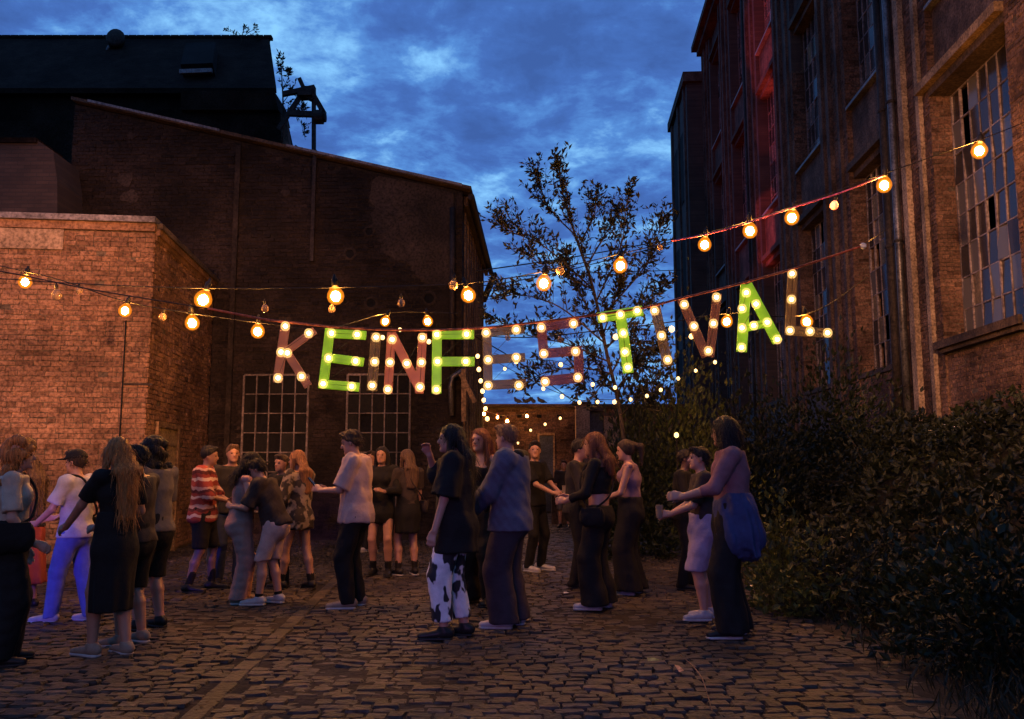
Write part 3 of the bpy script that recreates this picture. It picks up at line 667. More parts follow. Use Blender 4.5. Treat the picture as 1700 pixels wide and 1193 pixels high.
for xx in (dx0+.02, dx1-.02):
    o = MB().box((xx, YB-.01, dtop/2), (.06, .09, dtop)).build('door_frame', M_wood, None); parent_keep(o, dd)
o = MB().box((.5*(dx0+dx1), YB-.01, dtop+.03), (dx1-dx0+.02, .088, .07)).build('door_frame', M_wood, None); parent_keep(o, dd)
gt = empty('gate_pillars', aty(990, 775, 25)); gt.location.z = 0; tag(gt, 'pair of plastered gate pillars with a dark doorway between them', 'gateway')
for (p0, p1, top) in ((957, 980, 671), (1004, 1030, 690)):
    a, b = aty(p0, 775, 25).x, aty(p1, 775, 25).x; tt = aty(960, top, 25).z
    o = MB().box(((a+b)/2, 25.2, tt/2), (b-a, .4, tt)).build('pillar', M_plaster_p, None); parent_keep(o, gt)
    o = MB().box(((a+b)/2, 25.2, tt+.04), (b-a+.1, .5, .08)).build('pillar_cap', M_woodd, None); parent_keep(o, gt)
a, b = aty(980, 775, 25).x, aty(1004, 775, 25).x; tt = aty(990, 682, 25).z
o = MB().box(((a+b)/2, 25.3, tt/2), (b-a-.01, .1, tt)).build('door_leaf', M_doorblue, None); parent_keep(o, gt)
o = MB().box(((a+b)/2, 25.2, tt+.06), (b-a-.01, .3, .12)).build('lintel', M_woodd, None); parent_keep(o, gt)
# bar counter far back
bc = empty('bar_counter', aty(942, 775, 22)); bc.location.z = 0; tag(bc, 'dark timber drinks counter with bottles near the far wall', 'counter')
cx_ = aty(945, 775, 22).x
o = MB().box((cx_, 22, .54), (.9, .5, 1.08)).build('front', M_woodd, None); parent_keep(o, bc)
o = MB().box((cx_, 22, 1.105), (1.0, .62, .05)).build('top', M_wood, None); parent_keep(o, bc)
for i, (dx, hh) in enumerate(((-.32, .24), (-.2, .12), (.02, .26), (.12, .2), (.3, .14))):
    o = MB().lathe([(.035, 0), (.036, hh*.6), (.014, hh*.75), (.014, hh)], 10, Matrix.Translation((cx_+dx, 21.9, 1.131))).build('bottle', pm('bottle_glass', (.10, .08, .06), None, 5, .2, coord='obj'), None, True)
    tag(o, ('tall bottle at the left end of the drinks counter', 'short bottle second from the left on the counter', 'tallest bottle in the middle of the counter', 'medium bottle right of the tallest one', 'short bottle at the right end of the counter')[i], 'bottle', 'bottles on the drinks counter')
# pigeons on the far wall
M_bird = pm('pigeon_feather', (.05, .05, .058), (.03, .03, .035), 20, .7, coord='obj')

# ------------------------------------------------------------------ implicit-surface modelling for bodies, clothes, letters, birds
def smin(a, b, k): 
    h = np.clip(.5 + .5*(b-a)/k, 0, 1); return b*(1-h) + a*h - k*h*(1-h)
class Fld:
    def __init__(s, lo, hi, h):
        s.lo = np.array(lo, float) - 2.5*h; s.h = h; n = np.ceil((np.array(hi, float) - s.lo)/h).astype(int) + 4
        s.ax = [(s.lo[i] + h*np.arange(n[i])).astype(np.float32) for i in range(3)]; s.F = np.full(n, 1., np.float32)
    def block(s, lo, hi):
        sl = []
        for i in range(3):
            a = max(0, int((lo[i]-s.lo[i])/s.h)); b = min(len(s.ax[i]), int((hi[i]-s.lo[i])/s.h)+2)
            if b <= a: return None
            sl.append(slice(a, b))
        X, Y, Z = s.ax[0][sl[0]][:, None, None], s.ax[1][sl[1]][None, :, None], s.ax[2][sl[2]][None, None, :]
        return tuple(sl), X, Y, Z
    def seg(s, a, b, r0, r1, k=.02, xd=(1, 0, 0), clip=(), mode='u', wob=None):
        """tapered body between a and b, elliptical section (rx, ry), rx along xd; clip: half spaces (point, outward normal)"""
        a, b = np.array(a, float), np.array(b, float)
        r0 = (r0, r0) if np.isscalar(r0) else r0; r1 = (r1, r1) if np.isscalar(r1) else r1
        R_ = max(*r0, *r1) + .03 + k; q = s.block(np.minimum(a, b)-R_, np.maximum(a, b)+R_)
        if q is None: return
        sl, X, Y, Z = q; ab = b-a; L2 = float(ab@ab); 
        px, py, pz = X-a[0], Y-a[1], Z-a[2]
        t = np.clip((px*ab[0]+py*ab[1]+pz*ab[2])/L2, 0, 1) if L2 > 1e-9 else np.zeros(np.broadcast(X, Y, Z).shape, np.float32)
        qx, qy, qz = px-t*ab[0], py-t*ab[1], pz-t*ab[2]
        rx = r0[0] + (r1[0]-r0[0])*t; ry = r0[1] + (r1[1]-r0[1])*t; m = np.minimum(rx, ry)
        if r0[0] == r0[1] and r1[0] == r1[1]: d = np.sqrt(qx*qx+qy*qy+qz*qz) - rx
        else:
            w = ab/math.sqrt(L2); x = np.array(xd, float); x -= w*(x@w); x /= np.linalg.norm(x); y = np.cross(w, x)
            u_ = qx*x[0]+qy*x[1]+qz*x[2]; v_ = qx*y[0]+qy*y[1]+qz*y[2]; z_ = qx*w[0]+qy*w[1]+qz*w[2]
            if wob:
                an_ = np.arctan2(v_/ry, u_/rx); f = 1 + wob[0]*np.sin(wob[1]*an_ + wob[2])*t; rx = rx*f; ry = ry*f
            d = (np.sqrt((u_/rx)**2+(v_/ry)**2+(z_/m)**2)-1)*m
        for p, n in clip: d = np.maximum(d, (X-p[0])*n[0]+(Y-p[1])*n[1]+(Z-p[2])*n[2])
        s.put(sl, d, k, mode)
    def ell(s, c, r, M=None, k=.02, mode='u', clip=()):
        c = np.array(c, float); R_ = max(r)+.03+k; q = s.block(c-R_, c+R_)
        if q is None: return
        sl, X, Y, Z = q; X0, Y0, Z0 = X, Y, Z; X, Y, Z = X-c[0], Y-c[1], Z-c[2]
        if M is not None:
            M = np.array(M); X, Y, Z = (X*M[0, i]+Y*M[1, i]+Z*M[2, i] for i in range(3))
        d = (np.sqrt((X/r[0])**2+(Y/r[1])**2+(Z/r[2])**2)-1)*min(r)
        for p, n in clip: d = np.maximum(d, (X0-p[0])*n[0]+(Y0-p[1])*n[1]+(Z0-p[2])*n[2])
        s.put(sl, d, k, mode)
    def put(s, sl, d, k, mode):
        if mode == 'u': s.F[sl] = smin(s.F[sl], d, k)
        else: s.F[sl] = -smin(-s.F[sl], d, k)
    def disp(s, amp, fr, seed=0, aniso=(1, 1, 1)):
        rs = np.random.RandomState(seed); X, Y, Z = s.ax[0][:, None, None], s.ax[1][None, :, None], s.ax[2][None, None, :]
        for i in range(4):
            w = rs.normal(0, 1, 3)*fr*(1+.6*i)*np.array(aniso); s.F += (amp/(1+.7*i))*np.sin(w[0]*X+w[1]*Y+w[2]*Z+rs.rand()*6.3).astype(np.float32)
    def clip(s, p, n):
        X, Y, Z = s.ax[0][:, None, None], s.ax[1][None, :, None], s.ax[2][None, None, :]
        s.F = np.maximum(s.F, ((X-p[0])*n[0]+(Y-p[1])*n[1]+(Z-p[2])*n[2]).astype(np.float32))
    def mesh(s):
        F = s.F; S = F < 0; nx, ny, nz = F.shape
        C = np.zeros((nx-1, ny-1, nz-1), np.int8)
        for i in (0, 1):
            for j in (0, 1):
                for k in (0, 1): C += S[i:nx-1+i, j:ny-1+j, k:nz-1+k]
        I = np.argwhere((C > 0) & (C < 8)); 
        if len(I) == 0: return np.zeros((0, 3)), np.zeros((0, 4), int)
        idx = np.full(C.shape, -1, np.int32); idx[tuple(I.T)] = np.arange(len(I))
        acc = np.zeros((len(I), 3)); cnt = np.zeros(len(I)); cor = [(i, j, k) for i in (0, 1) for j in (0, 1) for k in (0, 1)]
        val = {c: F[I[:, 0]+c[0], I[:, 1]+c[1], I[:, 2]+c[2]] for c in cor}
        for c in cor:
            for axn in range(3):
                if c[axn] == 0:
                    e = list(c); e[axn] = 1; e = tuple(e); f0, f1 = val[c], val[e]; hit = (f0 < 0) != (f1 < 0)
                    t = np.where(hit, f0/np.where(hit, f0-f1, 1), 0); p = np.tile(np.array(c, float), (len(I), 1)); p[:, axn] = t
                    acc += p*hit[:, None]; cnt += hit
        V = s.lo + s.h*(I + acc/cnt[:, None]); Q = []
        for axn in range(3):
            a1, a2 = [(1, 2), (2, 0), (0, 1)][axn]
            A = [slice(None)]*3; B = [slice(None)]*3; A[axn] = slice(0, -1); B[axn] = slice(1, None)
            for ar_ in (A, B):
                for q in (a1, a2): ar_[q] = slice(1, -1)
            S0, S1 = S[tuple(A)], S[tuple(B)]; E = np.argwhere(S0 != S1)
            if len(E) == 0: continue
            fl = S0[tuple(E.T)]; g = E.copy(); g[:, a1] += 1; g[:, a2] += 1
            def at(d1, d2):
                h_ = g.copy(); h_[:, a1] -= d1; h_[:, a2] -= d2; return idx[tuple(h_.T)]
            q = np.stack([at(1, 1), at(0, 1), at(0, 0), at(1, 0)], 1); q[~fl] = q[~fl][:, ::-1]; Q.append(q)
        Q = np.concatenate(Q); Q = Q[(Q >= 0).all(1)]; return V, Q
    def build(s, name, mat, parent, smooth=True):
        V, Q = s.mesh()
        if len(Q) == 0: return None
        return npmesh(name, V, Q, mat, parent, smooth)

for i, px in enumerate((859, 876, 885, 898)):
    b = empty('pigeon', aty(px, 671, YB+.1)); b.location.z = wt+.10; b.rotation_euler.z = (1.1, -1.3, .4, 1.6)[i]
    tag(b, ('leftmost pigeon perched on the far yard wall', 'second pigeon from the left on the far wall', 'third pigeon from the left on the far wall', 'rightmost pigeon perched on the far yard wall')[i], 'pigeon', 'pigeons on the far wall')
    f = Fld((-.1, -.22, -.02), (.1, .2, .26), .012); f.seg((0, -.06, .10), (0, .05, .14), .06, .055, .02); f.seg((0, -.06, .10), (0, -.19, .06), .04, .015, .03); f.seg((0, .05, .15), (0, .085, .2), .035, .028, .03); f.ell((0, .09, .215), (.03, .034, .03)); f.seg((0, .11, .213), (0, .14, .205), .009, .005, .01)
    f.seg((.02, 0, .07), (.02, .01, 0), .008, .008, .01); f.seg((-.02, 0, .07), (-.02, .01, 0), .008, .008, .01); f.build('body', M_bird, b)

# ------------------------------------------------------------------ vegetation
def leafmesh(name, P, D, Nn, ln, wr, mat, parent=None, bend=.18):
    P, D, Nn = np.asarray(P, float), np.asarray(D, float), np.asarray(Nn, float); ln = np.asarray(ln, float)[:, None]
    D /= np.linalg.norm(D, axis=1, keepdims=True)+1e-9; S_ = np.cross(D, Nn); S_ /= np.linalg.norm(S_, axis=1, keepdims=True)+1e-9; Nn = np.cross(S_, D)
    V = np.stack([P, P + D*ln*.45 + S_*ln*wr*.5 + Nn*ln*bend*.5, P + D*ln - Nn*ln*bend*.3, P + D*ln*.45 - S_*ln*wr*.5 + Nn*ln*bend*.5], 1).reshape(-1, 3)
    Fq = np.arange(len(P)*4).reshape(-1, 4)
    o = npmesh(name, V, Fq, mat, None, False)
    if parent is not None: parent_keep(o, parent)
    return o
def unitv(n): 
    a = RS.normal(0, 1, (n, 3)); return a/np.linalg.norm(a, axis=1, keepdims=True)
def catmull(P, n=8):
    P = [Vector(p) for p in P]; Q = [P[0]*2-P[1]] + P + [P[-1]*2-P[-2]]; out = []
    for i in range(1, len(Q)-2):
        for k in range(n):
            t = k/n; a, b, c, d = Q[i-1], Q[i], Q[i+1], Q[i+2]
            out.append(.5*((2*b)+(c-a)*t+(2*a-5*b+4*c-d)*t*t+(3*b-a-3*c+d)*t**3))
    out.append(P[-1]); return out
def branch_tree(name, label, trunk, limbs, Y0, leaf_len, nleaf, mat, twig_len=.45, rt=.06, dspread=.7, group=None, leafparts=0):
    """trunk and limbs are given as polylines; twigs and leaves grow along them"""
    base = Vector(trunk[0]); t = empty(name, base); tag(t, label, 'tree', group)
    m = MB(); tp = catmull(trunk, 6); m.tube(tp, rt, 7, rt*.25)
    LP = []
    for l in limbs:
        c = catmull(l, 6); m.tube(c, rt*.4, 5, rt*.10); LP.append(c)
    LP.append(tp[len(tp)//2:])
    P = []; D = []; tw = MB(); ntw = max(20, nleaf//10); seglen = [sum((c[i+1]-c[i]).length for i in range(len(c)-1)) for c in LP]; tot = sum(seglen)
    for c, sl in zip(LP, seglen):
        for _ in range(int(ntw*sl/tot)+1):
            f = random.random()**.75; i = min(len(c)-2, int(f*(len(c)-1))); p = c[i].lerp(c[i+1], random.random())
            ax = (c[i+1]-c[i]).normalized()
            d = (ax*.8 + Vector(unitv(1)[0])*.75 + Vector((0, 0, .45))).normalized(); ln = twig_len*random.uniform(.35, 1.1)*(1.2-.75*f)
            q = p + d*ln*.5 + Vector((0, 0, .02)); e = p + d*ln + Vector((0, 0, ln*.15)); tw.tube([p, q, e], .005, 3, .0015)
            k = random.randint(7, 15)
            for _ in range(k):
                g = random.uniform(.1, 1.05); pp = (p.lerp(q, g*2) if g < .5 else q.lerp(e, g*2-1)) + Vector(unitv(1)[0])*leaf_len*.25
                P.append(pp); D.append((d*.55 + Vector(unitv(1)[0])*.75 + Vector((0, 0, .1))))
    o = m.build('trunk', M_bark, None, True); parent_keep(o, t); o = tw.build('twigs', M_bark, None); o['kind'] = 'stuff'; parent_keep(o, t)
    P = np.array(P); D = np.array(D); sel = RS.permutation(len(P))[:nleaf]; P, D = P[sel], D[sel]; ln = leaf_len*RS.uniform(.6, 1.25, len(P))
    npart = min(leafparts, len(P))
    if npart:
        # leaves standing clear against the sky at the crown's edge
        ordr = np.argsort(-(P[:, 2] + .6*np.abs(P[:, 0]-P[:, 0].mean())))[:npart]; mask = np.ones(len(P), bool); mask[ordr] = False
    else: mask = np.ones(len(P), bool)
    cr = leafmesh('crown', P[mask], D[mask], unitv(mask.sum()), ln[mask], .38, mat, t); cr['kind'] = 'stuff'
    if npart:
        lm = bpy.data.meshes.new('leaf'); lm.from_pydata([(0,0,0),(.45,.2,.09),(1,0,-.05),(.45,-.2,.09)], [], [(0,1,2,3)]); lm.materials.append(mat)
        for i in ordr:
            o = bpy.data.objects.new('leaf', lm); COL.objects.link(o); o.parent = cr; q = Vector(D[i]).to_track_quat('X', 'Z') @ Matrix.Rotation(random.uniform(-1.5, 1.5), 3, 'X').to_quaternion()
            o.matrix_parent_inverse = par_matrix(cr).inverted(); o.matrix_basis = Matrix.LocRotScale(Vector(P[i]), q, Vector((ln[i],)*3))
    return t
def A(Y, *pts): return [aty(x, y, Y + (k*.0)) for k, (x, y) in enumerate(pts)]
def limb(Y, dy, *pts): n = len(pts)-1; return [aty(x, y, Y + dy*k/n) for k, (x, y) in enumerate(pts)]
YT = 12.6
tb = aty(1052, 800, YT); tb.z = .1
branch_tree('ornamental_tree', 'slender young tree with loose dark leaves rising behind the illuminated letters', [tb] + A(YT, (1032, 700), (1008, 590), (985, 480), (955, 390), (934, 320), (928, 278)),
    [limb(YT, -.6, (985, 480), (905, 410), (850, 385), (826, 368)), limb(YT, .5, (960, 395), (912, 345), (890, 290)), limb(YT, .3, (965, 400), (985, 360), (990, 325)),
     limb(YT, -.4, (990, 500), (1030, 410), (1042, 325)), limb(YT, .6, (995, 530), (1065, 450), (1085, 410), (1103, 358)), limb(YT, .4, (1005, 580), (1060, 520), (1105, 470)),
     limb(YT, -.7, (1005, 570), (930, 510), (870, 490), (822, 492)), limb(YT, .7, (1010, 600), (940, 570), (890, 560), (805, 530)), limb(YT, -.5, (985, 480), (920, 450), (870, 420)),
     limb(YT, .5, (975, 440), (1010, 380), (1030, 350)), limb(YT, -.6, (1015, 620), (960, 610), (900, 620), (870, 640)), limb(YT, .6, (1020, 650), (1060, 600), (1110, 560)),
     limb(YT, .9, (1000, 560), (960, 480), (935, 430)), limb(YT, -.9, (1000, 560), (1020, 500), (1035, 455)), limb(YT, .3, (1015, 640), (985, 600), (960, 650)), limb(YT, .5, (1022, 660), (1050, 610), (1085, 630), (1105, 650)), limb(YT, -.4, (1020, 650), (1000, 640), (975, 670)), limb(YT, -.3, (1015, 620), (1045, 570), (1075, 585)), limb(YT, -.6, (1030, 690), (1065, 660), (1090, 690))],
    YT, .100, 6600, M_leaf_tree, .62, .035, leafparts=260)
# saplings growing on the roofs
branch_tree('roof_sapling', 'tiny birch sapling sprouting from the warehouse ridge', A(31, (400, 75), (402, 60), (405, 48)), [limb(31, 0, (402, 64), (390, 55), (376, 50)), limb(31, 0, (402, 62), (420, 50), (432, 60)), limb(31, .2, (410, 66), (425, 58), (430, 66))], 31, .13, 140, M_leaf_tree, .3, .03, group='saplings growing on the roofs')
branch_tree('roof_sapling', 'leafy birch sapling leaning out beside the hoist', A(26, (468, 235), (470, 180), (468, 130), (466, 95)), [limb(26, 0, (470, 200), (486, 190), (498, 200), (507, 232)), limb(26, 0, (470, 170), (486, 150), (492, 160)), limb(26, .2, (469, 150), (478, 130), (480, 120)), limb(26, .2, (470, 185), (490, 175), (500, 180))], 26, .14, 520, M_leaf_tree, .42, .035, group='saplings growing on the roofs')

# embankment rising to the factory
NS, NN = 46, 22
def emb(s, n):
    f = min(1, max(0, (n-2.55)/3.9)); base = -.03 + 1.95*(f*f*(3-2*f)) * (1 if s < 34 else max(0, 1-(s-34)/8))
    return base + .10*math.sin(s*1.3+n*2)*min(1, f*3) + .06*math.sin(s*3.1-n*1.7)*min(1, f*3)
m = MB()
for i in range(NS):
    for j in range(NN):
        s, n = 1.0 + i*.9, 2.35 + j*(FD+.2-2.35)/(NN-1); m.v.append(FP(s, n, emb(s, n)))
for i in range(NS-1):
    for j in range(NN-1): a = i*NN+j; m.f.append((a, a+1, a+NN+1, a+NN))
eb = m.build('embankment', M_soil, None, True); eb['kind'] = 'structure'
def scatter(name, n, fs, fn, h0, h1, ln, mat, label, cat, updir=.5, wr=.55, ssc=1.0):
    P = []; D = []
    while len(P) < n:
        s = fs(); q = fn()
        cl = math.sin(s*2.3+q*1.1)*math.sin(s*.9-q*2.7)
        if random.random() > .70 + .30*cl: continue
        P.append(FP(s, q, emb(s, q) + random.uniform(h0, h1)*(.55+.45*cl))); D.append(unitv(1)[0] + np.array([0, 0, updir]))
    o = leafmesh(name, P, D, unitv(len(P)) + np.array([0, 0, .9]), ln*RS.uniform(.5, 1.3, len(P)), wr, mat); tag(o, label, cat, kind='stuff'); return o
scatter('ivy_cover', 26000, lambda: 3.2+15*random.random()**1.25, lambda: random.uniform(2.9, 6.8), .0, .50, .13, M_leaf_ivy, 'dark ivy and bramble leaves covering the embankment slope', 'ivy')
scatter('ivy_cover', 5000, lambda: random.uniform(16, 34), lambda: random.uniform(3.2, 6.8), .0, .5, .13, M_leaf_dark, 'dark undergrowth along the foot of the far factory wall', 'undergrowth')
P = []; D = []
for _ in range(7000):
    s = 2.6 + 12*random.random()**1.4; q = random.gauss(2.75, .28) + .25*math.sin(s*1.1)
    if q < 2.0: continue
    P.append(FP(s, q, max(0, emb(s, q))-.01)); D.append(np.array([random.gauss(0, .5), random.gauss(0, .5), 1]))
o = leafmesh('grass_verge', P, D, unitv(len(P)), RS.uniform(.06, .26, len(P)), .07, M_grass); tag(o, 'dry dark grass along the edge of the cobbles', 'grass', kind='stuff')
P = []; D = []
for _ in range(2600):
    x = random.uniform(-4.5, 2.6); y = 4.8 + 11*random.random()**1.5
    if math.sin(x*2.3+y*1.7)*math.sin(x*1.1-y*2.9) < .25: continue
    P.append((x, y, -.015)); D.append((random.gauss(0, .9), random.gauss(0, .9), 1))
o = leafmesh('joint_weeds', P, D, unitv(len(P)), RS.uniform(.015, .055, len(P)), .16, M_grass); tag(o, 'sparse weeds and moss in the joints of the cobbles', 'weeds', kind='stuff')
P = [(random.uniform(-4, 2.8), 4.8+9*random.random()**1.4, random.uniform(.012, .022)) for _ in range(260)]
o = leafmesh('fallen_leaves', P, np.concatenate([unitv(260)[:, :2], np.full((260, 1), .05)], 1), np.tile((0, 0, 1.), (260, 1)) + RS.normal(0, .25, (260, 3)), RS.uniform(.02, .06, 260), .6, pm('dry_leaf', (.10, .065, .03), (.05, .032, .016), 8, .8)); tag(o, 'small dry leaves scattered over the cobbles', 'leaves', kind='stuff')
P = []; D = []
for _ in range(2600):
    x = random.uniform(-5.6, -1.2); y = random.uniform(12.3, 16.6); 
    P.append((x, y, -.01)); D.append((random.gauss(0, .6), random.gauss(0, .6), 1))
o = leafmesh('grass_verge', P, D, unitv(len(P)), RS.uniform(.03, .12, len(P)), .09, M_grass); tag(o, 'thin weeds growing along the foot of the shed wall', 'grass', kind='stuff')
def bush(name, label, base, rad, nl, ln, mat, wr=.55, stems=6, seed=1, cat='shrub', group=None):
    rs = np.random.RandomState(seed); base = Vector(base); t = empty(name, base); tag(t, label, cat, group)
    K = max(14, nl//45); u = rs.normal(0, 1, (K, 3)); u /= np.linalg.norm(u, axis=1, keepdims=True); u[:, 2] = np.abs(u[:, 2])*1.1-.15
    C_ = u*np.array(rad)*(rs.uniform(.45, 1.05, (K, 1)))
    P = (C_[rs.randint(0, K, nl)] + rs.normal(0, 1, (nl, 3))*np.array(rad)*.17); P[:, 2] = np.maximum(P[:, 2], -.02); P += np.array(base)
    D = P - np.array(base) + rs.normal(0, .5, (nl, 3)) + np.array([0, 0, .1])
    o = leafmesh('foliage', P, D, rs.normal(0, 1, (nl, 3)) + np.array([0, 0, .8]), ln*rs.uniform(.5, 1.3, nl), wr, mat, t); o['kind'] = 'stuff'
    m = MB()
    for i in range(stems):
        c = C_[rs.randint(0, K)]; m.tube([base + Vector((c[0]*.1, c[1]*.1, -.1)), base + Vector((c[0]*.5, c[1]*.5, c[2]*.6)), base + Vector(c)], .014, 4, .004)
    o = m.build('stems', M_bark, None); parent_keep(o, t)
    return t
def eb_pt(px, s): # point on the embankment: street distance s, in the pixel column px
    d = ray(px, 775); d.z = 0; t = s/d.dot(SD); P = d*t; n = P.dot(SN); return FP(s, n, emb(s, n))
BU = [('leafy_shrub', 'leafy shrub with bulb-lit yellow-green put into its leaf colour, beside the standing group at the path edge', 1297, 9.0, (.50, .5, 1.10), 1900, .085, M_leaf_lit),
      ('leafy_shrub', 'low olive shrub just right of the yellow-green shrub', 1405, 8.6, (.55, .5, .80), 1300, .08, M_leaf_ivy),
      ('bramble_bush', 'dark bramble bush at the right edge of the photo', 1660, 6.4, (.8, .7, .95), 2000, .08, M_leaf_dark),
      ('bramble_bush', 'dark bramble mound in the middle of the slope', 1520, 8.0, (.75, .7, .75), 1700, .08, M_leaf_dark),
      ('leafy_shrub', 'pale-tipped shrub under the downpipe of the factory', 1450, 14.2, (.8, .9, 1.25), 1500, .09, M_leaf_ivy),
      ('leafy_shrub', 'dark shrub against the brick apron below the large window', 1625, 12.2, (.7, .8, .42), 900, .08, M_leaf_dark),
      ('elder_bush', 'tall dark elder bush behind the person in the mauve top', 1240, 15.5, (1.2, 1.3, 2.6), 4600, .11, M_leaf_dark),
      ('elder_bush', 'broad dark elder bush behind the woman with the ponytail', 1130, 15.0, (1.05, 1.3, 3.55), 6500, .11, M_leaf_lit),
      ('elder_bush', 'leafy thicket under the green letter T in front of the gate pillars', 1058, 14.2, (.62, .9, 2.9), 3800, .11, M_leaf_dark),
      ('elder_bush', 'dark thicket in front of the shaded factory windows', 1365, 17.5, (1.4, 1.6, 2.1), 3200, .12, M_leaf_dark),
      ('elder_bush', 'distant thicket closing the passage beside the gate pillars', 1085, 20.5, (1.3, 1.5, 3.0), 3200, .13, M_leaf_dark)]
for i, (nm, lb, px, s, rad, nl, ln, mt) in enumerate(BU): bush(nm, lb, eb_pt(px, s), rad, nl, ln, mt, seed=i+3)
# white plastic sheet along the ledge
m = MB(); rs = np.random.RandomState(4); prev = None
for i in range(26):
    f = i/25; p = onplane(1545+165*f, 724-34*f + rs.uniform(-4, 4), FP(10, 5.9, 0), SN); w = (SN*rs.uniform(-.2, -.04) + Vector((0, 0, rs.uniform(.02, .14))))*(.25 if i % 7 in (2, 3) else 1)
    m.v += [p, p + w*.5 + Vector((0, 0, rs.uniform(0, .05))), p + w]
for i in range(25):
    a = i*3; m.f += [(a, a+3, a+4, a+1), (a+1, a+4, a+5, a+2)]
o = m.build('plastic_sheet', M_white); tag(o, 'torn white plastic sheeting lying along the ledge under the brick wall', 'sheeting')

# ------------------------------------------------------------------ strings of lights
ico = {}
def sphere_mesh(name, r, mat, sub=2, sz=1.0):
    if name in ico: return ico[name]
    bm = bmesh.new(); bmesh.ops.create_icosphere(bm, subdivisions=sub, radius=r); bmesh.ops.scale(bm, vec=(1, 1, sz), verts=bm.verts); me = bpy.data.meshes.new(name); bm.to_mesh(me); bm.free()
    me.materials.append(mat); me.polygons.foreach_set('use_smooth', [True]*len(me.polygons)); ico[name] = me; return me
def lathe_mesh(name, prof, mat, n=12):
    if name in ico: return ico[name]
    me = MB().lathe(prof, n).mesh(name); me.materials.append(mat); me.polygons.foreach_set('use_smooth', [True]*len(me.polygons)); ico[name] = me; return me
GLOBE = [(.004, -.078), (.03, -.072), (.055, -.05), (.066, -.018), (.062, .012), (.045, .042), (.026, .062), (.02, .07)]
def hang(parent, P, kind, sc=1.0, drop=.12):
    """a bulb whose glass centre is P, hanging from its socket"""
    P = Vector(P); bm_ = {'w': ('bulb', SHELL, 1), 'u': ('bulb', M_unlit, .62), 'r': ('bulb', BULB_R, .6), 'f': ('bulb', BULB_F, .32)}[kind]
    s = bm_[2]*sc
    if kind == 'f': o = link('bulb', sphere_mesh('fairy', .030, BULB_F, 2, 1.15), None)
    else: o = link('bulb', lathe_mesh('globe_'+kind, GLOBE, bm_[1]), None)
    o.location = P; s *= BSC; o.scale = (s,)*3 if kind != 'f' else (sc*.66,)*3; o.rotation_euler = (random.gauss(0, .12), random.gauss(0, .12), 0); o.parent = parent; o.matrix_parent_inverse = par_matrix(parent).inverted()
    if kind != 'f':
        k = link('socket', lathe_mesh('socket', [(.021, .064), (.024, .07), (.024, .125), (.012, .135), (.008, .16)], M_socket, 10), o)
        if kind == 'w': link('filament', sphere_mesh('glow', .034, BULB_W, 2, 1.15), o).location = (0, 0, -.012); link('halo_shell', sphere_mesh('inner', .050, SHELL2, 2, 1.1), o).location = (0, 0, -.012)  # the inner shell is added only for halo glow
    return o
def cable(parent, pts, r, mat, name='cable', n=10):
    o = MB().tube(catmull(pts, n), r, 6).build(name, mat, None, True); parent_keep(o, parent); return o
def light_string(label, wires, bulbs, mat=None, r=.006, group='strings of lights over the yard'):
    """wires: polylines of (px, py, depth); bulbs: (px, py, depth, kind, size)"""
    t = empty('light_string', aty(*wires[0][0])); tag(t, label, 'string lights', group)
    for w in wires: cable(t, [aty(*p) for p in w], r, mat or M_cable)
    for b in bulbs: hang(t, aty(*b[:3]), b[3], b[4] if len(b) > 4 else 1)
    return t
YS = lambda px: 9.4 if px < 560 else (9.4 + (px-560)/(1470-560)*1.0 if px < 1470 else 10.4 + (px-1470)/230*1.9)
BSC = 1.28
S1 = [(-260, 440), (0, 462), (160, 472), (338, 478), (560, 477), (777, 470), (903, 450), (1030, 421), (1170, 387), (1315, 343), (1468, 288), (1626, 232), (1720, 195)]
light_string('main string of large warm bulbs crossing the yard from annex to factory', [[(x, y, YS(x)) for x, y in S1]],
    [(338, 495, YS(338), 'w', 1.15), (557, 489, YS(557), 'w', 1.12), (777, 488, YS(777), 'w'), (903, 468, YS(903), 'w', 1.05), (1030, 439, YS(1030), 'w'), (1170, 404, YS(1170), 'w', .95), (1245, 381, YS(1245), 'w', 1.05), (1315, 359, YS(1315), 'w', 1.05), (1468, 305, YS(1468), 'w', 1.1), (1626, 248, YS(1626), 'w', 1.3),
     (1385, 340, YS(1385), 'r'), (1095, 410, YS(1095), 'u', .7), (930, 448, YS(930), 'u', 1), (753, 472, YS(753), 'u', 1), (440, 511, YS(440), 'u', .8), (551, 512, YS(551)+.3, 'u', .8), (666, 502, 9.4, 'u', .8)])
light_string('pink rope section stretched above the letters to the factory', [[(1115, 400, 9.9), (1200, 382, 10), (1315, 345, 10.1), (1400, 318, 10.2), (1470, 290, 10.4)]], [], M_cordp, .010)
YQ = 9.8
light_string('lower left string of small warm bulbs running behind the first letters', [[(-260, 380, 10.3), (0, 441, YQ), (95, 463, YQ), (208, 500, YQ), (319, 520, YQ), (428, 535, YQ+.2), (540, 545, 11), (640, 520, 13.5), (710, 518, 13.8), (760, 520, 15)]],
    [(42, 466, YQ, 'w', .88), (208, 514, YQ, 'w', .85), (319, 534, YQ, 'w', .98), (428, 548, YQ+.2, 'w', .95), (640, 532, 13.5, 'w', .95), (710, 532, 13.8, 'w', 1.0), (94, 488, YQ, 'u', 1.1), (131, 482, YQ, 'u', .7), (270, 525, YQ, 'u', .8)])
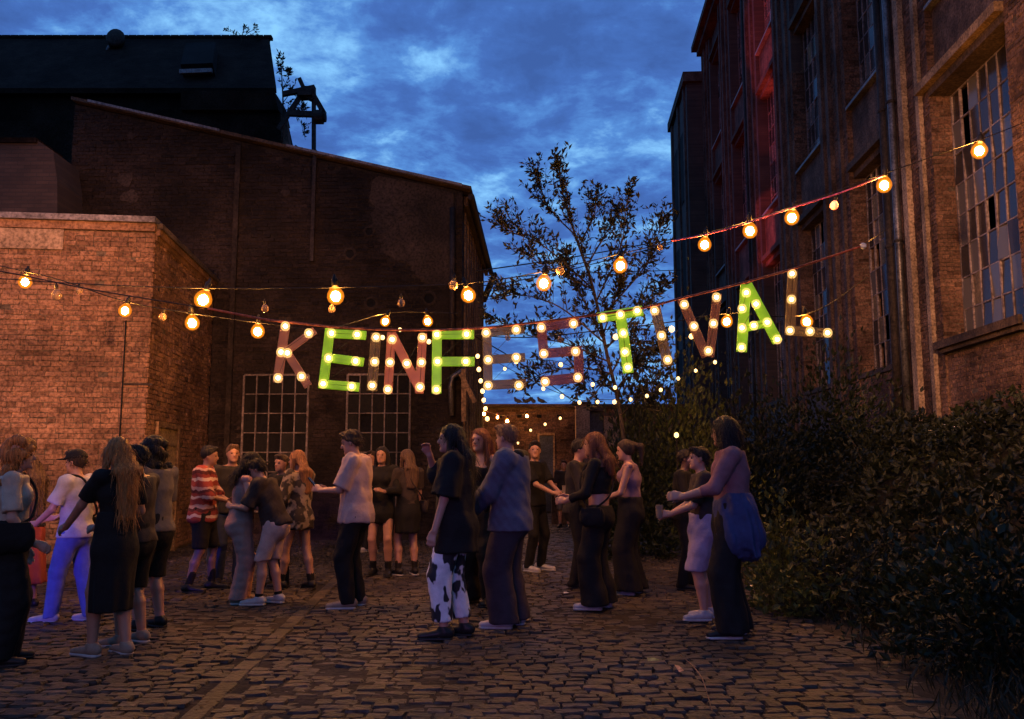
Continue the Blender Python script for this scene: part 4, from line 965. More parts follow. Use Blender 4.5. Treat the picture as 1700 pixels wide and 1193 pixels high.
light_string('string of small bulbs passing behind the last letters', [[(700, 545, 9.5), (860, 560, 9.5), (1022, 545, 9.4), (1115, 534, 9.3), (1207, 520, 9.2), (1342, 520, 9.3), (1440, 460, 11)]],
    [(635, 560, 9.3, 'f', 1.2), (712, 567, 9.3, 'f', 1.2), (664, 547, 9.3, 'f', 1), (1022, 559, 9.4, 'f', 1.5), (1115, 546, 9.3, 'f', 1.6), (1148, 558, 9.3, 'f', 1.4), (1207, 532, 9.2, 'w', .75), (1339, 532, 9.3, 'w', .8), (843, 560, 9.5, 'u', .6), (930, 563, 9.5, 'u', .6)])
def fairy(label, pts, Y, sz=1.0, lead=None):
    t = empty('fairy_lights', aty(*pts[0], Y)); tag(t, label, 'fairy lights', 'fairy lights at the back of the yard')
    allp = ([lead] if lead else []) + list(pts); cable(t, [aty(x, y-4, Y) for x, y in allp], .004, M_cable, n=5)
    for x, y in pts: hang(t, aty(x, y, Y), 'f', sz*random.uniform(.85, 1.1))
    return t
fairy('chain of fairy lights hanging down beside the shed corner', [(793, 591), (795, 613), (798, 632), (801, 649), (803, 664), (806, 678), (809, 695)], 11.0, 1.45, (788, 560))
fairy('garland of fairy lights drooping from the fourth letter towards the tree', [(838, 612), (902, 645), (933, 658), (962, 668), (992, 667), (1020, 667), (1047, 663), (1074, 657), (1097, 647), (1126, 628), (1155, 615), (1187, 601)], 11.6, 1.25, (800, 590))
fairy('short garland of fairy lights just above the tree foliage', [(857, 600), (931, 605), (984, 638), (1021, 643)], 11.4, 1.35, (820, 590))
fairy('far garland of fairy lights rising in front of the yard wall', [(860, 735), (856, 722), (881, 714), (905, 704), (930, 694)], 15.0, 1.15, (845, 742))
light_string('short string of warm bulbs added to light the far yard wall behind the shed corner', [[(790, 655, 24.5), (800, 672, 24.5), (812, 684, 25), (850, 690, 25.5), (900, 680, 26)]], [(803, 686, 24.6, 'w', .9), (826, 692, 25.2, 'w', .7), (842, 698, 25.3, 'w', .8), (875, 690, 25.7, 'w', .7)])  # string added for the orange glow on the far wall
lamp = empty('garden_lamp', aty(1122, 720, 13)); tag(lamp, 'small bright lamp glowing through the bushes right of the tree', 'lamp')
lamp.location.z = .3
o = link('bulb', sphere_mesh('fairy', .03, BULB_F, 2, 1.15), None); o.location = aty(1123, 722, 13); o.scale = (1.2, 1.2, 1.2); parent_keep(o, lamp)
o = MB().tube([aty(1123, 727, 13), aty(1126, 800, 13), aty(1128, 860, 13)], .012, 5).build('pole', M_iron, None); parent_keep(o, lamp)

# overhead wires against the sky
wr_ = empty('overhead_wire', aty(795, 450, 16)); tag(wr_, 'thin black wire running from the shed eave across to the factory', 'wire')
cable(wr_, [aty(790, 450, 16), aty(960, 425, 18), aty(1115, 397, 21)], .012, M_cable); 
wr2 = empty('overhead_wire', aty(795, 475, 16)); tag(wr2, 'lower pair of black wires leaving the shed corner', 'wire')
cable(wr2, [aty(788, 470, 16.5), aty(900, 456, 18), aty(1130, 448, 22)], .010, M_cable); cable(wr2, [aty(788, 476, 16.5), aty(880, 462, 17), aty(960, 444, 18), aty(1115, 404, 21)], .010, M_cable)
wr3 = empty('overhead_wire', aty(790, 560, 15)); tag(wr3, 'slanting black wire crossing the gap below the letters', 'wire')
cable(wr3, [aty(785, 556, 15), aty(860, 600, 17), aty(930, 650, 20), aty(955, 668, 24)], .012, M_cable)

# ------------------------------------------------------------------ illuminated letters
YL = 8.0
def letter_mat(name, col, em, tr):
    m = bpy.data.materials.new(name); m.use_nodes = True; t = m.node_tree; t.nodes.clear(); N = t.nodes.new; L = t.links.new
    o = N('ShaderNodeOutputMaterial'); tp = N('ShaderNodeBsdfTransparent'); tl = N('ShaderNodeBsdfTranslucent'); df = N('ShaderNodeBsdfPrincipled'); e = N('ShaderNodeEmission'); 
    m1 = N('ShaderNodeMixShader'); m2 = N('ShaderNodeMixShader'); ad = N('ShaderNodeAddShader')
    tp.inputs[0].default_value = (*[min(1, .35+c) for c in col], 1); tl.inputs[0].default_value = (*col, 1); df.inputs['Base Color'].default_value = (*col, 1); df.inputs['Roughness'].default_value = .35
    e.inputs[0].default_value = (*col, 1)
    nz = N('ShaderNodeTexNoise'); nz.inputs['Scale'].default_value = 9; nz.inputs['Detail'].default_value = 5; L(N('ShaderNodeNewGeometry').outputs['Position'], nz.inputs[0]); rz_ = N('ShaderNodeMapRange'); rz_.inputs[1].default_value = .3; rz_.inputs[2].default_value = .7; rz_.inputs[3].default_value = em*.55; rz_.inputs[4].default_value = em*1.2; L(nz.outputs[0], rz_.inputs[0]); L(rz_.outputs[0], e.inputs[1])  # bulb light in the panel is put in as uneven emission
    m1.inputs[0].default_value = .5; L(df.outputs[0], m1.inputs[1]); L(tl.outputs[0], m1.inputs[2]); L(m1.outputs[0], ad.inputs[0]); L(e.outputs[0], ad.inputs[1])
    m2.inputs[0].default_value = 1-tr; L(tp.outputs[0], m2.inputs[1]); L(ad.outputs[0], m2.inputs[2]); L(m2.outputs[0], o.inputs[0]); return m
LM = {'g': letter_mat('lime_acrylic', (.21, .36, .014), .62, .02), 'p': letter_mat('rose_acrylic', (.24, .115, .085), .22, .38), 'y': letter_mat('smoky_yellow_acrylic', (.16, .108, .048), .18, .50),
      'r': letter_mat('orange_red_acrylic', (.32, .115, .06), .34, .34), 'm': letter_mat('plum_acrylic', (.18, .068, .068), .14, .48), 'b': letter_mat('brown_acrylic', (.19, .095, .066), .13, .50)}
LET = [
 ('K', 'p', 'rose letter K, first letter of the illuminated banner', [((474,537),(460.5,635),15.5),((474,584),(523,548),13),((474,581),(512,641),14)], [(473.7,541),(512.6,552.7),(466.5,584),(477,585.5),(461.6,627),(500.5,624.4)]),
 ('E', 'g', 'lime green letter E, second letter of the banner', [((548,545),(536,645),16),((542,553),(608,556.5),15),((541,593),(604,601.3),15),((530,636.8),(596.5,642.6),15)], [(550.3,552.7),(592.8,555),(545.4,594),(590.4,599),(536.4,636.6),(583.6,641)]),
 ('I', 'y', 'smoky yellow letter I, third letter of the banner', [((624.6,552),(617,649),17)], [(624.4,559.5),(622,600),(617.9,639.5)]),
 ('N', 'r', 'orange-red letter N, fourth letter of the banner', [((650,551),(644,653),14.5),((650,553),(699,650),15),((702,553),(696,653),14.5)], [(651,563),(647.5,601),(643.9,646),(675.4,603),(701,560),(699.7,601),(697.3,642)]),
 ('F', 'g', 'lime green letter F, fifth letter of the banner', [((725.5,547),(724.8,653),16),((718,555),(787,555),16),((725,600),(788,600),16)], [(725.3,555),(774.6,554.4),(726.5,599.6),(773.4,599.6),(724.5,646.3)]),
 ('E', 'y', 'smoky yellow letter E, sixth letter of the banner', [((808,543),(810.5,646),15.5),((802,552),(870,546),15),((809,597),(872,593),15),((804,639.5),(873.6,636),15.5)], [(807,552),(857,547),(810.4,596.8),(857,593),(810.4,639.4),(861.4,639.4)]),
 ('S', 'm', 'plum letter S, seventh letter of the banner', [((891.8,543.4),(962,534),16),((899,543),(903,592),16),((896.6,587),(966,581.5),16),((960,581),(961.5,633),16),((898,633),(968,626),17)], [(898.6,543.4),(952,536.8),(902.7,586.6),(955.5,583),(905,633.3),(959.3,626)]),
 ('T', 'g', 'lime green letter T, eighth letter of the banner', [((992,527.6),(1067,515.4),17.5),((1030,521),(1043,619),18)], [(1000.7,527),(1030,521.5),(1057.8,515.4),(1034.7,552.6),(1037.6,584),(1042.5,609.5)]),
 ('I', 'y', 'smoky yellow letter I, ninth letter of the banner', [((1086.5,504),(1109.5,608),17)], [(1086.7,515.4),(1098.3,556.7),(1108.5,596.8)]),
 ('V', 'b', 'brownish rose letter V, tenth letter of the banner', [((1131.6,496),(1173,592),16),((1191,487),(1178,592),15)], [(1136,505),(1152,541),(1189.5,493),(1184.4,536.5),(1176,582)]),
 ('A', 'g', 'lime green letter A, eleventh letter of the banner', [((1238,472),(1231,584),17.5),((1240,472),(1291.5,568),17.5),((1228,546),(1272,536.5),14)], [(1239,485.6),(1232,511.8),(1255.2,504.4),(1232,543.9),(1251.5,540),(1273.7,534.6),(1231.2,576.3),(1290.3,563)]),
 ('L', 'y', 'smoky yellow letter L, last letter of the banner', [((1316,448),(1311.5,556),17),((1303,548),(1382.5,553.5),16)], [(1315,454),(1314,496.6),(1311.6,548.3),(1344.8,549.4),(1374,552)])]
RING = lambda: lathe_mesh('letter_bulb_shell', [(.003, -.046), (.026, -.040), (.041, -.018), (.043, .005), (.034, .028), (.02, .04)], SHELL_L)
for li, (ch, mk, lab, strokes, bl) in enumerate(LET):
    Y = YL + .012*li; dep = .03
    P3 = [(aty(*a, Y), aty(*b, Y), w/(F_PX/Y)) for a, b, w in strokes]
    xs = [p.x for a, b, w in P3 for p in (a, b)]; zs = [p.z for a, b, w in P3 for p in (a, b)]
    base = Vector((sum(xs)/len(xs), Y, min(zs))); t = empty('illuminated_letter', base); tag(t, lab, 'letter', 'letters of the illuminated banner')
    f = Fld((min(xs)-base.x-.1, -.02, -.1), (max(xs)-base.x+.1, .02, max(zs)-base.z+.1), .0065)
    X, Yy, Z = f.ax[0][:, None, None], f.ax[1][None, :, None], f.ax[2][None, None, :]
    for a, b, w in P3:
        a2, b2 = np.array([a.x-base.x, a.z-base.z]), np.array([b.x-base.x, b.z-base.z]); d_ = (b2-a2); ln = np.linalg.norm(d_); d_ /= ln; c_ = (a2+b2)/2
        u_ = np.abs((X-c_[0])*d_[0]+(Z-c_[1])*d_[1])-ln/2; v_ = np.abs(-(X-c_[0])*d_[1]+(Z-c_[1])*d_[0])-w/2
        dd_ = np.maximum(np.maximum(u_, v_), np.abs(Yy)-dep/2); f.F = np.minimum(f.F, dd_.astype(np.float32))
    f.build('panel', LM[mk], t, False)
    wp_ = []
    for (x, y) in bl:
        p = aty(x, y, Y-.035) - base
        o = link('bulb', RING(), t); o.location = p; wp_.append(p + Vector((0, -.012, 0))); link('filament', sphere_mesh('letter_glow', .0195, BULB_L, 2), o)
    MB().tube(wp_, .0026, 4).build('wiring', M_cable, t)
    for (x, z) in ((xs[0], max(zs)),):
        MB().tube([Vector((x, Y, max(zs)-.02))-base, Vector((x, Y-.0, max(zs)+.06))-base], .003, 4).build('tie', M_cable, t)
CR = [(345, 512), (440, 530), (474, 534), (560, 543), (640, 547), (725, 547.5), (800, 544), (870, 537), (960, 526), (1066, 511), (1130, 495), (1200, 478), (1316, 446), (1432, 408)]
rp = empty('banner_rope', aty(474, 534, YL)); tag(rp, 'orange-red rope carrying the illuminated letters across the yard', 'rope')
cable(rp, [aty(x, y, YL+.0001*(x-474)) for x, y in CR], .011, M_cord, 'rope')
cable(rp, [aty(-300, 400, 8.8), aty(0, 450, 8.2), aty(150, 480, 8.0), aty(345, 512, YL)], .006, M_cable, 'tie_line'); cable(rp, [aty(1432, 408, YL+.096), FP(18.05, FD-.2, 6.4)], .006, M_cable, 'tie_line')
Mx = Matrix.Translation(aty(1433, 408, YL+.096)); o = MB().lathe([(.01, -.03), (.03, -.015), (.03, .015), (.01, .03)], 10, Mx).build('end_knot', M_white, None); parent_keep(o, rp)

# ------------------------------------------------------------------ people
def fab(name, c, c2=None, scale=9., rough=.85, bump=.5, patt=None): return pm('cloth_'+name, c, c2 or tuple(x*.72 for x in c), scale, rough, bump, 14, coord='obj', patt=patt, spec=.2)
def p_two(colb, scale, lo, hi, detail=2., stretch=(1, 1, 1)):
    def f(t, src, out):
        mp = t.nodes.new('ShaderNodeMapping'); mp.inputs['Scale'].default_value = stretch; t.links.new(src, mp.inputs[0])
        n = t.nodes.new('ShaderNodeTexNoise'); n.inputs['Scale'].default_value = scale; n.inputs['Detail'].default_value = detail; t.links.new(mp.outputs[0], n.inputs[0])
        r = t.nodes.new('ShaderNodeValToRGB'); r.color_ramp.elements[0].position = lo; r.color_ramp.elements[1].position = hi; t.links.new(n.outputs[0], r.inputs[0])
        m = t.nodes.new('ShaderNodeMixRGB'); t.links.new(r.outputs[0], m.inputs[0]); t.links.new(out, m.inputs[1]); m.inputs[2].default_value = (*colb, 1); return m.outputs[0]
    return f
def p_stripe(cols, period):
    def f(t, src, out):
        s = t.nodes.new('ShaderNodeSeparateXYZ'); t.links.new(src, s.inputs[0]); n = t.nodes.new('ShaderNodeTexNoise'); n.inputs['Scale'].default_value = 9; t.links.new(src, n.inputs[0])
        a = t.nodes.new('ShaderNodeMath'); a.operation = 'MULTIPLY_ADD'; t.links.new(n.outputs[0], a.inputs[0]); a.inputs[1].default_value = .09; t.links.new(s.outputs[2], a.inputs[2])
        d = t.nodes.new('ShaderNodeMath'); d.operation = 'DIVIDE'; t.links.new(a.outputs[0], d.inputs[0]); d.inputs[1].default_value = period
        fr = t.nodes.new('ShaderNodeMath'); fr.operation = 'FRACT'; t.links.new(d.outputs[0], fr.inputs[0])
        r = t.nodes.new('ShaderNodeValToRGB'); r.color_ramp.interpolation = 'CONSTANT'; e = r.color_ramp.elements
        while len(e) < len(cols): e.new(.5)
        for i, c in enumerate(cols): e[i].position = i/len(cols); e[i].color = (*c, 1)
        t.links.new(fr.outputs[0], r.inputs[0]); return r.outputs[0]
    return f
SK = [pm('skin_%d' % i, c, tuple(x*.82 for x in c), 12, .5, .06, 60, coord='obj', spec=.4) for i, c in enumerate([(.36, .185, .125), (.30, .15, .098), (.21, .105, .066), (.09, .045, .03)])]
def hairm(name, c):
    m = pm('hair_'+name, c, tuple(x*.35 for x in c), 60, .6, .9, 120, coord='obj', spec=.18); t = m.node_tree
    mp = t.nodes.new('ShaderNodeMapping'); mp.inputs['Scale'].default_value = (1, 1, .10); tcn = [n for n in t.nodes if n.type == 'TEX_COORD'][0]
    for n in [n for n in t.nodes if n.type == 'TEX_NOISE']: t.links.new(mp.outputs[0], n.inputs[0])
    t.links.new(tcn.outputs['Object'], mp.inputs[0]); return m
HB = hairm('black', (.016, .012, .011)); HD = hairm('dark_brown', (.045, .028, .02)); HM = hairm('brown', (.11, .062, .036)); HG = hairm('blonde', (.40, .155, .042)); HR = hairm('auburn', (.18, .06, .03)); HA = hairm('ash_blonde', (.22, .10, .05))  # warm orange light is put into the blonde hair colour
BLK = fab('black', (.0075, .0062, .0062)); CHA = fab('charcoal', (.018, .015, .015)); NAV = fab('navy', (.03, .035, .06)); WHT = fab('white', (.40, .37, .37)); PNK = fab('pinkish_white', (.40, .27, .23)); CRM = fab('satin', (.34, .26, .19), rough=.35)
JEA = fab('blue_denim', (.10, .12, .30)); HOO = fab('slate_hoodie', (.075, .075, .11)); CAR = fab('plum_cargo', (.030, .021, .028)); ROS = fab('rose_overall', (.34, .17, .14)); RED = fab('dark_red', (.20, .035, .03)); MAU = fab('mauve_knit', (.17, .075, .085)); BRN = fab('dark_brown', (.032, .022, .018)); TNK = fab('plum_ribbed', (.16, .095, .125)); GRY = fab('grey_linen', (.10, .08, .07)); LIL = fab('pale_lilac', (.26, .21, .30)); LEG = fab('pink_lit_leg', (.40, .19, .15))
KNI = fab('patterned_knit', (.5, .4, .35), patt=p_stripe([(.17, .025, .02), (.33, .24, .20), (.15, .022, .018), (.06, .012, .012), (.32, .19, .16), (.18, .03, .024)], .21))
FLO = fab('camouflage_blouse', (.20, .15, .12), patt=p_two((.025, .018, .016), 11, .46, .54))
COW = fab('cow_print', (.58, .55, .58), patt=p_two((.018, .017, .02), 8, .50, .53, stretch=(1, 1, .7)))
SOLE = pm('white_rubber', (.34, .32, .31), None, 9, .6, coord='obj'); SHW = pm('white_leather', (.32, .30, .30), (.24, .22, .22), 20, .5, coord='obj'); SHB = pm('black_leather', (.016, .014, .014), None, 20, .4, coord='obj'); SHG = pm('beige_suede', (.22, .16, .12), None, 20, .7, coord='obj')
EYE = pm('eye', (.03, .02, .018), None, 20, .15, coord='obj')
LIP = pm('lip', (.34, .12, .09), None, 20, .45, coord='obj')
nv = lambda *a: np.array(a, float)
def ik(a, t, l1, l2, pole):
    d = t-a; D = min(np.linalg.norm(d), .998*(l1+l2)); dn = d/np.linalg.norm(d); x = (l1*l1-l2*l2+D*D)/(2*D); h = math.sqrt(max(0, l1*l1-x*x)); p = pole - dn*(pole@dn); p /= np.linalg.norm(p)+1e-9
    return a+dn*x+p*h, a+dn*D
def rotm(yaw=0, pitch=0, roll=0):
    return np.array(Matrix.Rotation(yaw, 3, 'Z') @ Matrix.Rotation(-pitch, 3, 'X') @ Matrix.Rotation(roll, 3, 'Y'))
def person(px, yf, ytop, face, label, sk=0, fem=False, lean=0., roll=0., head=(0, 0), feet=None, hands=None, top=None, bot=None, hair=('short', HD), shoes=(SHB, None), cap=None, build=.93, Ypos=None, twist=0., sock=None, hd=None):
    """px, yf: where the feet stand in the photograph; ytop: crown of the head; face: heading in degrees (90 left, -90 right, 180 to the camera, 0 away)"""
    if Ypos: Q = aty(px, 775, Ypos); Q.z = 0; yf = proj(Q)[1]
    else: Q = gnd(px, yf-3)
    H = (aty(px, ytop, Q.y) ).z / max(.86, (1-.05*abs(lean)*3)); H = max(1.5, min(1.92, H))
    near = Q.y < 9.3; hB = .0105 if near else .0165; hG = .0125 if near else .0185
    t = empty('person', Q, R(face)); tag(t, label, 'person', 'people standing in the yard')
    S = H/1.75; b = build
    P = nv(0, 0, .522*H); Rt = rotm(twist, lean, roll); up = Rt @ nv(0, 0, 1); rt = Rt @ nv(1, 0, 0); fw = Rt @ nv(0, 1, 0)
    # feet
    feet = feet or ((-.11, .02, 12), (.11, -.03, -12)); ank = []; toe = []
    for x, y, a in feet:
        ank.append(nv(x*S, y*S-.02*S, .052*H)); toe.append(nv(-math.sin(R(a)), math.cos(R(a)), 0))
    P[:2] = (ank[0][:2]+ank[1][:2])/2 + nv(0, -.0)*1
    P[1] -= .35*math.sin(lean)*.3*H
    sw = (.108 if not fem else .096)*H*(.5+.5*b); hw = .050*H
    spine = lambda k: P + up*(k*H)
    Nk = spine(.305) + fw*.004*H; sh = [spine(.282) - rt*sw, spine(.282) + rt*sw]; hip = [P - rt*hw - nv(0, 0, .01*H), P + rt*hw - nv(0, 0, .01*H)]
    kn = []
    for i in (0, 1):
        k_, a_ = ik(hip[i], ank[i], .236*H, .233*H, nv(toe[i][0], toe[i][1], 0)+nv(0, .2, 0)); kn.append(k_); ank[i] = a_
    hands = hands or ((-.23, .06, .80), (.23, .04, .80)); el = []; wr = []
    for i in (0, 1):
        tgt = nv(*hands[i])*S
        sgn = -1 if i == 0 else 1
        pole = nv(sgn*.55, -.5, -.75) if tgt[2] < 1.3*S else nv(sgn*.6, .3, -.6)
        e_, w_ = ik(sh[i], tgt, .172*H, .148*H, pole); el.append(e_); wr.append(w_)
    Rh = rotm(head[0], head[1]+lean*.3, 0); hf, hu, hx = Rh @ nv(0, 1, 0), Rh @ nv(0, 0, 1), Rh @ nv(1, 0, 0)
    hc_ = Nk + up*.042*H + hu*.045*H + hf*.016*H + (fw*.0)
    lo = np.min([*ank, *wr, *el, *sh, hc_-.1, P-.14*H], 0) - nv(.13, .16, 0)*1.0; hi = np.max([*ank, *wr, *el, *sh, hc_+.1, P+.14*H], 0) + nv(.13, .18, .12); lo[2] = -.01
    f = Fld(lo, hi, hB)
    tw_ = [(-.03, .094, .070), (.085, .078 if not fem else .068, .058), (.20, .096 if not fem else .084, .066), (.268, .082 if not fem else .072, .05)]
    def torso(fl, infl, k0=None, k1=None, boxy=0., clip=(), k=.03):
        for (a0, x0, y0), (a1, x1, y1) in zip(tw_[:-1], tw_[1:]):
            mxx = .094 if not fem else .086
            g = lambda v, m_: (v + (m_-v)*boxy)*H*b + infl
            fl.seg(spine(a0), spine(a1), (g(x0, mxx), g(y0, .07)), (g(x1, mxx), g(y1, .07)), k, rt, clip)
    torso(f, 0)
    for i in (0, 1): f.seg(Nk - up*.03*H, sh[i], .032*H, .031*H*b, .03)
    f.seg(Nk - up*.03*H, hc_ - hu*.03*H, .031*H*(1 if not fem else .86), .029*H*(1 if not fem else .86), .02)
    if fem:
        for s_ in (-1, 1): f.ell(spine(.215) + rt*s_*.038*H + fw*.052*H, (.034*H, .03*H, .036*H), None, .03)
    f.ell(P - fw*.028*H - up*.02*H, (.080*H*b, .048*H*b, .055*H), np.array([rt, fw, up]).T, .03)
    for i in (0, 1):
        f.seg(hip[i], kn[i], .050*H*b, .033*H*b, .03); f.seg(kn[i], kn[i]*.65+ank[i]*.35 - toe[i]*.008*H, .033*H*b, .034*H*b, .02); f.seg(kn[i]*.65+ank[i]*.35 - toe[i]*.008*H, ank[i], .034*H*b, .021*H, .02)
        f.seg(ank[i] - toe[i]*.018*H - nv(0, 0, .022*H), ank[i] + toe[i]*.105*H - nv(0, 0, .036*H), .024*H, .016*H, .02)
        f.seg(sh[i], el[i], .029*H*b, .0225*H*b, .02); f.seg(el[i], wr[i], .0225*H*b, .0155*H, .015)
        d = wr[i]-el[i]; d /= np.linalg.norm(d)
        if hands[i][2] > .9: d = d*.8 + nv(0, .15, .25); d /= np.linalg.norm(d)
        pn = nv(1 if i == 0 else -1, 0, -.2); pn -= d*(pn@d); pn /= np.linalg.norm(pn); sd = np.cross(d, pn)
        pc = wr[i] + d*.048*S; f.seg(wr[i], pc + d*.03*S, (.024*S, .013*S), (.036*S, .013*S), .012, sd)
        for q, fl_ in enumerate((.062, .074, .07, .055)):
            r0 = pc + d*.034*S + sd*(q-1.5)*.0195*S; m1 = r0 + d*fl_*.5*S + pn*.012*S; f.seg(r0, m1, .0092*S, .0088*S, .006); f.seg(m1, m1 + (d*.55+pn*.8)*fl_*.5*S, .0088*S, .0075*S, .006)
        th = wr[i] + d*.02*S + sd*.028*S*(1 if (np.cross(d, pn)@nv(0, 1, .4)) > 0 else -1); f.seg(th, th + d*.045*S + (th-wr[i])*.5 + pn*.015*S, .0115*S, .0095*S, .01)
    Mh = np.array([hx, hf, hu]).T
    f.ell(hc_ + hu*.012*H, (.0425*H, .054*H, .052*H), Mh, .015); f.ell(hc_ + hf*.016*H - hu*.028*H, (.0345*H, .038*H, .041*H), Mh, .02)
    f.seg(hc_ + hf*.050*H + hu*.004*H, hc_ + hf*.062*H - hu*.014*H, .006*H, .0085*H, .008)
    f.ell(hc_ + hf*.046*H - hu*.052*H, (.014*H, .012*H, .011*H), Mh, .014)
    f.seg(hc_ + hf*.047*H + hu*.013*H - hx*.02*H, hc_ + hf*.047*H + hu*.013*H + hx*.02*H, .007*H, .007*H, .01)
    for s_ in (-1, 1):
        f.ell(hc_ + hx*s_*.018*H + hf*.053*H + hu*.002*H, (.010*H, .008*H, .007*H), Mh, .01, 's'); f.ell(hc_ + hx*s_*.0435*H - hf*.002*H - hu*.006*H, (.006*H, .011*H, .018*H), Mh, .006)
    body = f.build('body', SK[sk], t)
    for s_ in (-1, 1):
        o = link('eye', sphere_mesh('eyeball', .0095, EYE, 2), t); o.location = hc_ + hx*s_*.0175*H + hf*.0455*H + hu*.0025*H
    fl = Fld(hc_-.09*S, hc_+.09*S, .005*S if near else .008*S); fl.seg(hc_ + hf*.052*H - hu*.030*H - hx*.012*H, hc_ + hf*.052*H - hu*.030*H + hx*.012*H, .0042*H, .0042*H, .004); fl.build('lips', LIP, t)
    # lower clothing
    wz = spine(.075)
    if bot:
        kind, mat = bot[0], bot[1]; kw = bot[2] if len(bot) > 2 else {}
        wb = spine(kw.get('waist', .075)); g = Fld(np.minimum(lo, nv(-.55, -.55, 0)) if kind == 'skirt' else lo, hi, hG); ls = kw.get('loose', .014); cw = [(wb, up)]
        if kind in ('pants', 'shorts'):
            cut = kw.get('cut', .03 if kind == 'pants' else .30)*H; fl_ = kw.get('flare', .0)
            g.seg(spine(-.03), wb + up*.03, (.096*H*b+ls, .074*H*b+ls), (.084*H*b+ls*.8, .064*H*b+ls*.8), .03, rt, cw)
            g.ell(P - fw*.028*H - up*.02*H, (.080*H*b+ls, .050*H*b+ls, .055*H+ls), np.array([rt, fw, up]).T, .03, clip=cw)
            for i in (0, 1):
                cc = [(nv(0, 0, cut), nv(0, 0, -1))]; ke = kn[i]
                g.seg(hip[i], ke, .052*H*b+ls, .035*H*b+ls*1.35+fl_*.25, .03, clip=cc)
                if kind == 'pants': g.seg(ke, ank[i] - nv(0, 0, .02*H), .035*H*b+ls*1.35+fl_*.25, .024*H+ls*1.3+fl_, .02, clip=cc)
            g.disp(.0030+.002*(ls > .02), 20, int(px), (1, 1, .55))
        else:
            hem = kw.get('hem', .3)*H; r1 = kw.get('r', .16)*S; tp_ = nv(P[0], P[1], 0)
            mid = nv(*(tp_[:2]), .47*H)
            g.seg(wb + up*.02, mid, (.080*H*b+ls, .062*H*b+ls), (.104*H*b+ls, .084*H*b+ls), .03, rt, cw)
            g.seg(mid, nv(*(tp_[:2]), hem-.0), (.104*H*b+ls, .084*H*b+ls), (r1, r1*.85), .03, rt, [(nv(0, 0, hem), nv(0, 0, -1))], wob=(.06, 9, 1.))
            g.ell(P - fw*.028*H - up*.02*H, (.080*H*b+ls, .050*H*b+ls+.004, .055*H+ls), np.array([rt, fw, up]).T, .03, clip=cw)
            g.disp(.002, 22, int(px), (1, 1, .5))
        g.build({'pants': 'trousers', 'shorts': 'shorts', 'skirt': 'skirt'}[kind], mat, t)
    if top:
        mat, kw = top[0], (top[1] if len(top) > 1 else {}); slv = kw.get('sleeve', .45); ln = kw.get('len', .0); ls = kw.get('loose', .016); boxy = kw.get('boxy', .6); neck = kw.get('neck', .302); strap = kw.get('tube', False)
        g = Fld(lo, hi, hG); hemp = spine(ln); cl_ = [(hemp, -up), (spine(neck if not strap else .24), up)]
        torso(g, ls, boxy=boxy, clip=cl_)
        if ln < .04: g.ell(P - fw*.028*H - up*.02*H, (.080*H*b+ls+.020, .050*H*b+ls+.020, .060*H+ls+.018), np.array([rt, fw, up]).T, .03, clip=cl_)
        if ln < -.02: g.seg(spine(ln), spine(.0), (.10*H*b+ls*1.5, .078*H*b+ls*1.5), (.096*H*b+ls*1.3, .074*H*b+ls*1.3), .03, rt, cl_)
        if fem:
            for s_ in (-1, 1): g.ell(spine(.215) + rt*s_*.038*H + fw*.052*H, (.034*H+ls, .03*H+ls*.8, .036*H+ls), None, .03, clip=cl_)
        if not strap:
            for i in (0, 1):
                if slv > 0 or kw.get('vest', False): g.seg(Nk - up*.035*H, sh[i], .034*H+ls*.5, .031*H*b+ls*.8, .03, clip=[(spine(neck), up)])
                if slv > 0:
                    q = min(1, slv*2); d = el[i]-sh[i]; e_ = sh[i]+d*q; rr = .0225*H*b+ls*1.2 + (kw.get('wide', .012) if slv < .5 else 0)
                    dd = d/np.linalg.norm(d); g.seg(sh[i], e_, .030*H*b+ls, rr, .025, clip=[(e_, dd)] if slv < .5 else ())
                    if slv > .5:
                        d = wr[i]-el[i]; e2 = el[i]+d*min(1, (slv-.5)*2); dd = d/np.linalg.norm(d); g.seg(el[i], e2, rr, .0165*H+ls, .025, clip=[(e2, dd)])
        g.disp(.0032+.0025*(ls > .024), 19, int(px)+3, (1, 1, .7)); g.build(kw.get('name', 'top'), mat, t)
        if kw.get('hood'):
            g = Fld(Nk-.25, Nk+.25, hG); g.seg(Nk - fw*.055*H - rt*.045*H - up*.005*H, Nk - fw*.055*H + rt*.045*H - up*.005*H, .032*H, .032*H, .03); g.seg(Nk - rt*.05*H + up*.0*H, Nk + fw*.03*H - rt*.04*H - up*.02*H, .02*H, .016*H, .03); g.seg(Nk + rt*.05*H, Nk + fw*.03*H + rt*.04*H - up*.02*H, .02*H, .016*H, .03); g.build('hood', kw['hood'], t)
    # shoes
    for i in (0, 1):
        base = ank[i]*1; base[2] = 0; heel = base - toe[i]*.026*H; tip = base + toe[i]*.106*H
        fp = Fld(np.minimum(heel, tip)-.075, np.maximum(heel, tip)+nv(.075, .075, .15), .009 if near else .014)
        cz = [(nv(0, 0, .012), nv(0, 0, -1))]
        fp.seg(heel + nv(0, 0, .034*H), tip + nv(0, 0, .019*H), (.0245*H, .026*H), (.0225*H, .016*H), .02, nv(-toe[i][1], toe[i][0], 0), cz); fp.seg(heel + toe[i]*.02*H + nv(0, 0, .035*H), ank[i] + nv(0, 0, .0), .027*H, .027*H, .02, clip=cz+[(nv(0, 0, .062*H), nv(0, 0, 1))])
        o = fp.build('shoe', shoes[0], t)
        fs = Fld(np.minimum(heel, tip)-.075, np.maximum(heel, tip)+nv(.075, .075, .06), .008 if near else .013)
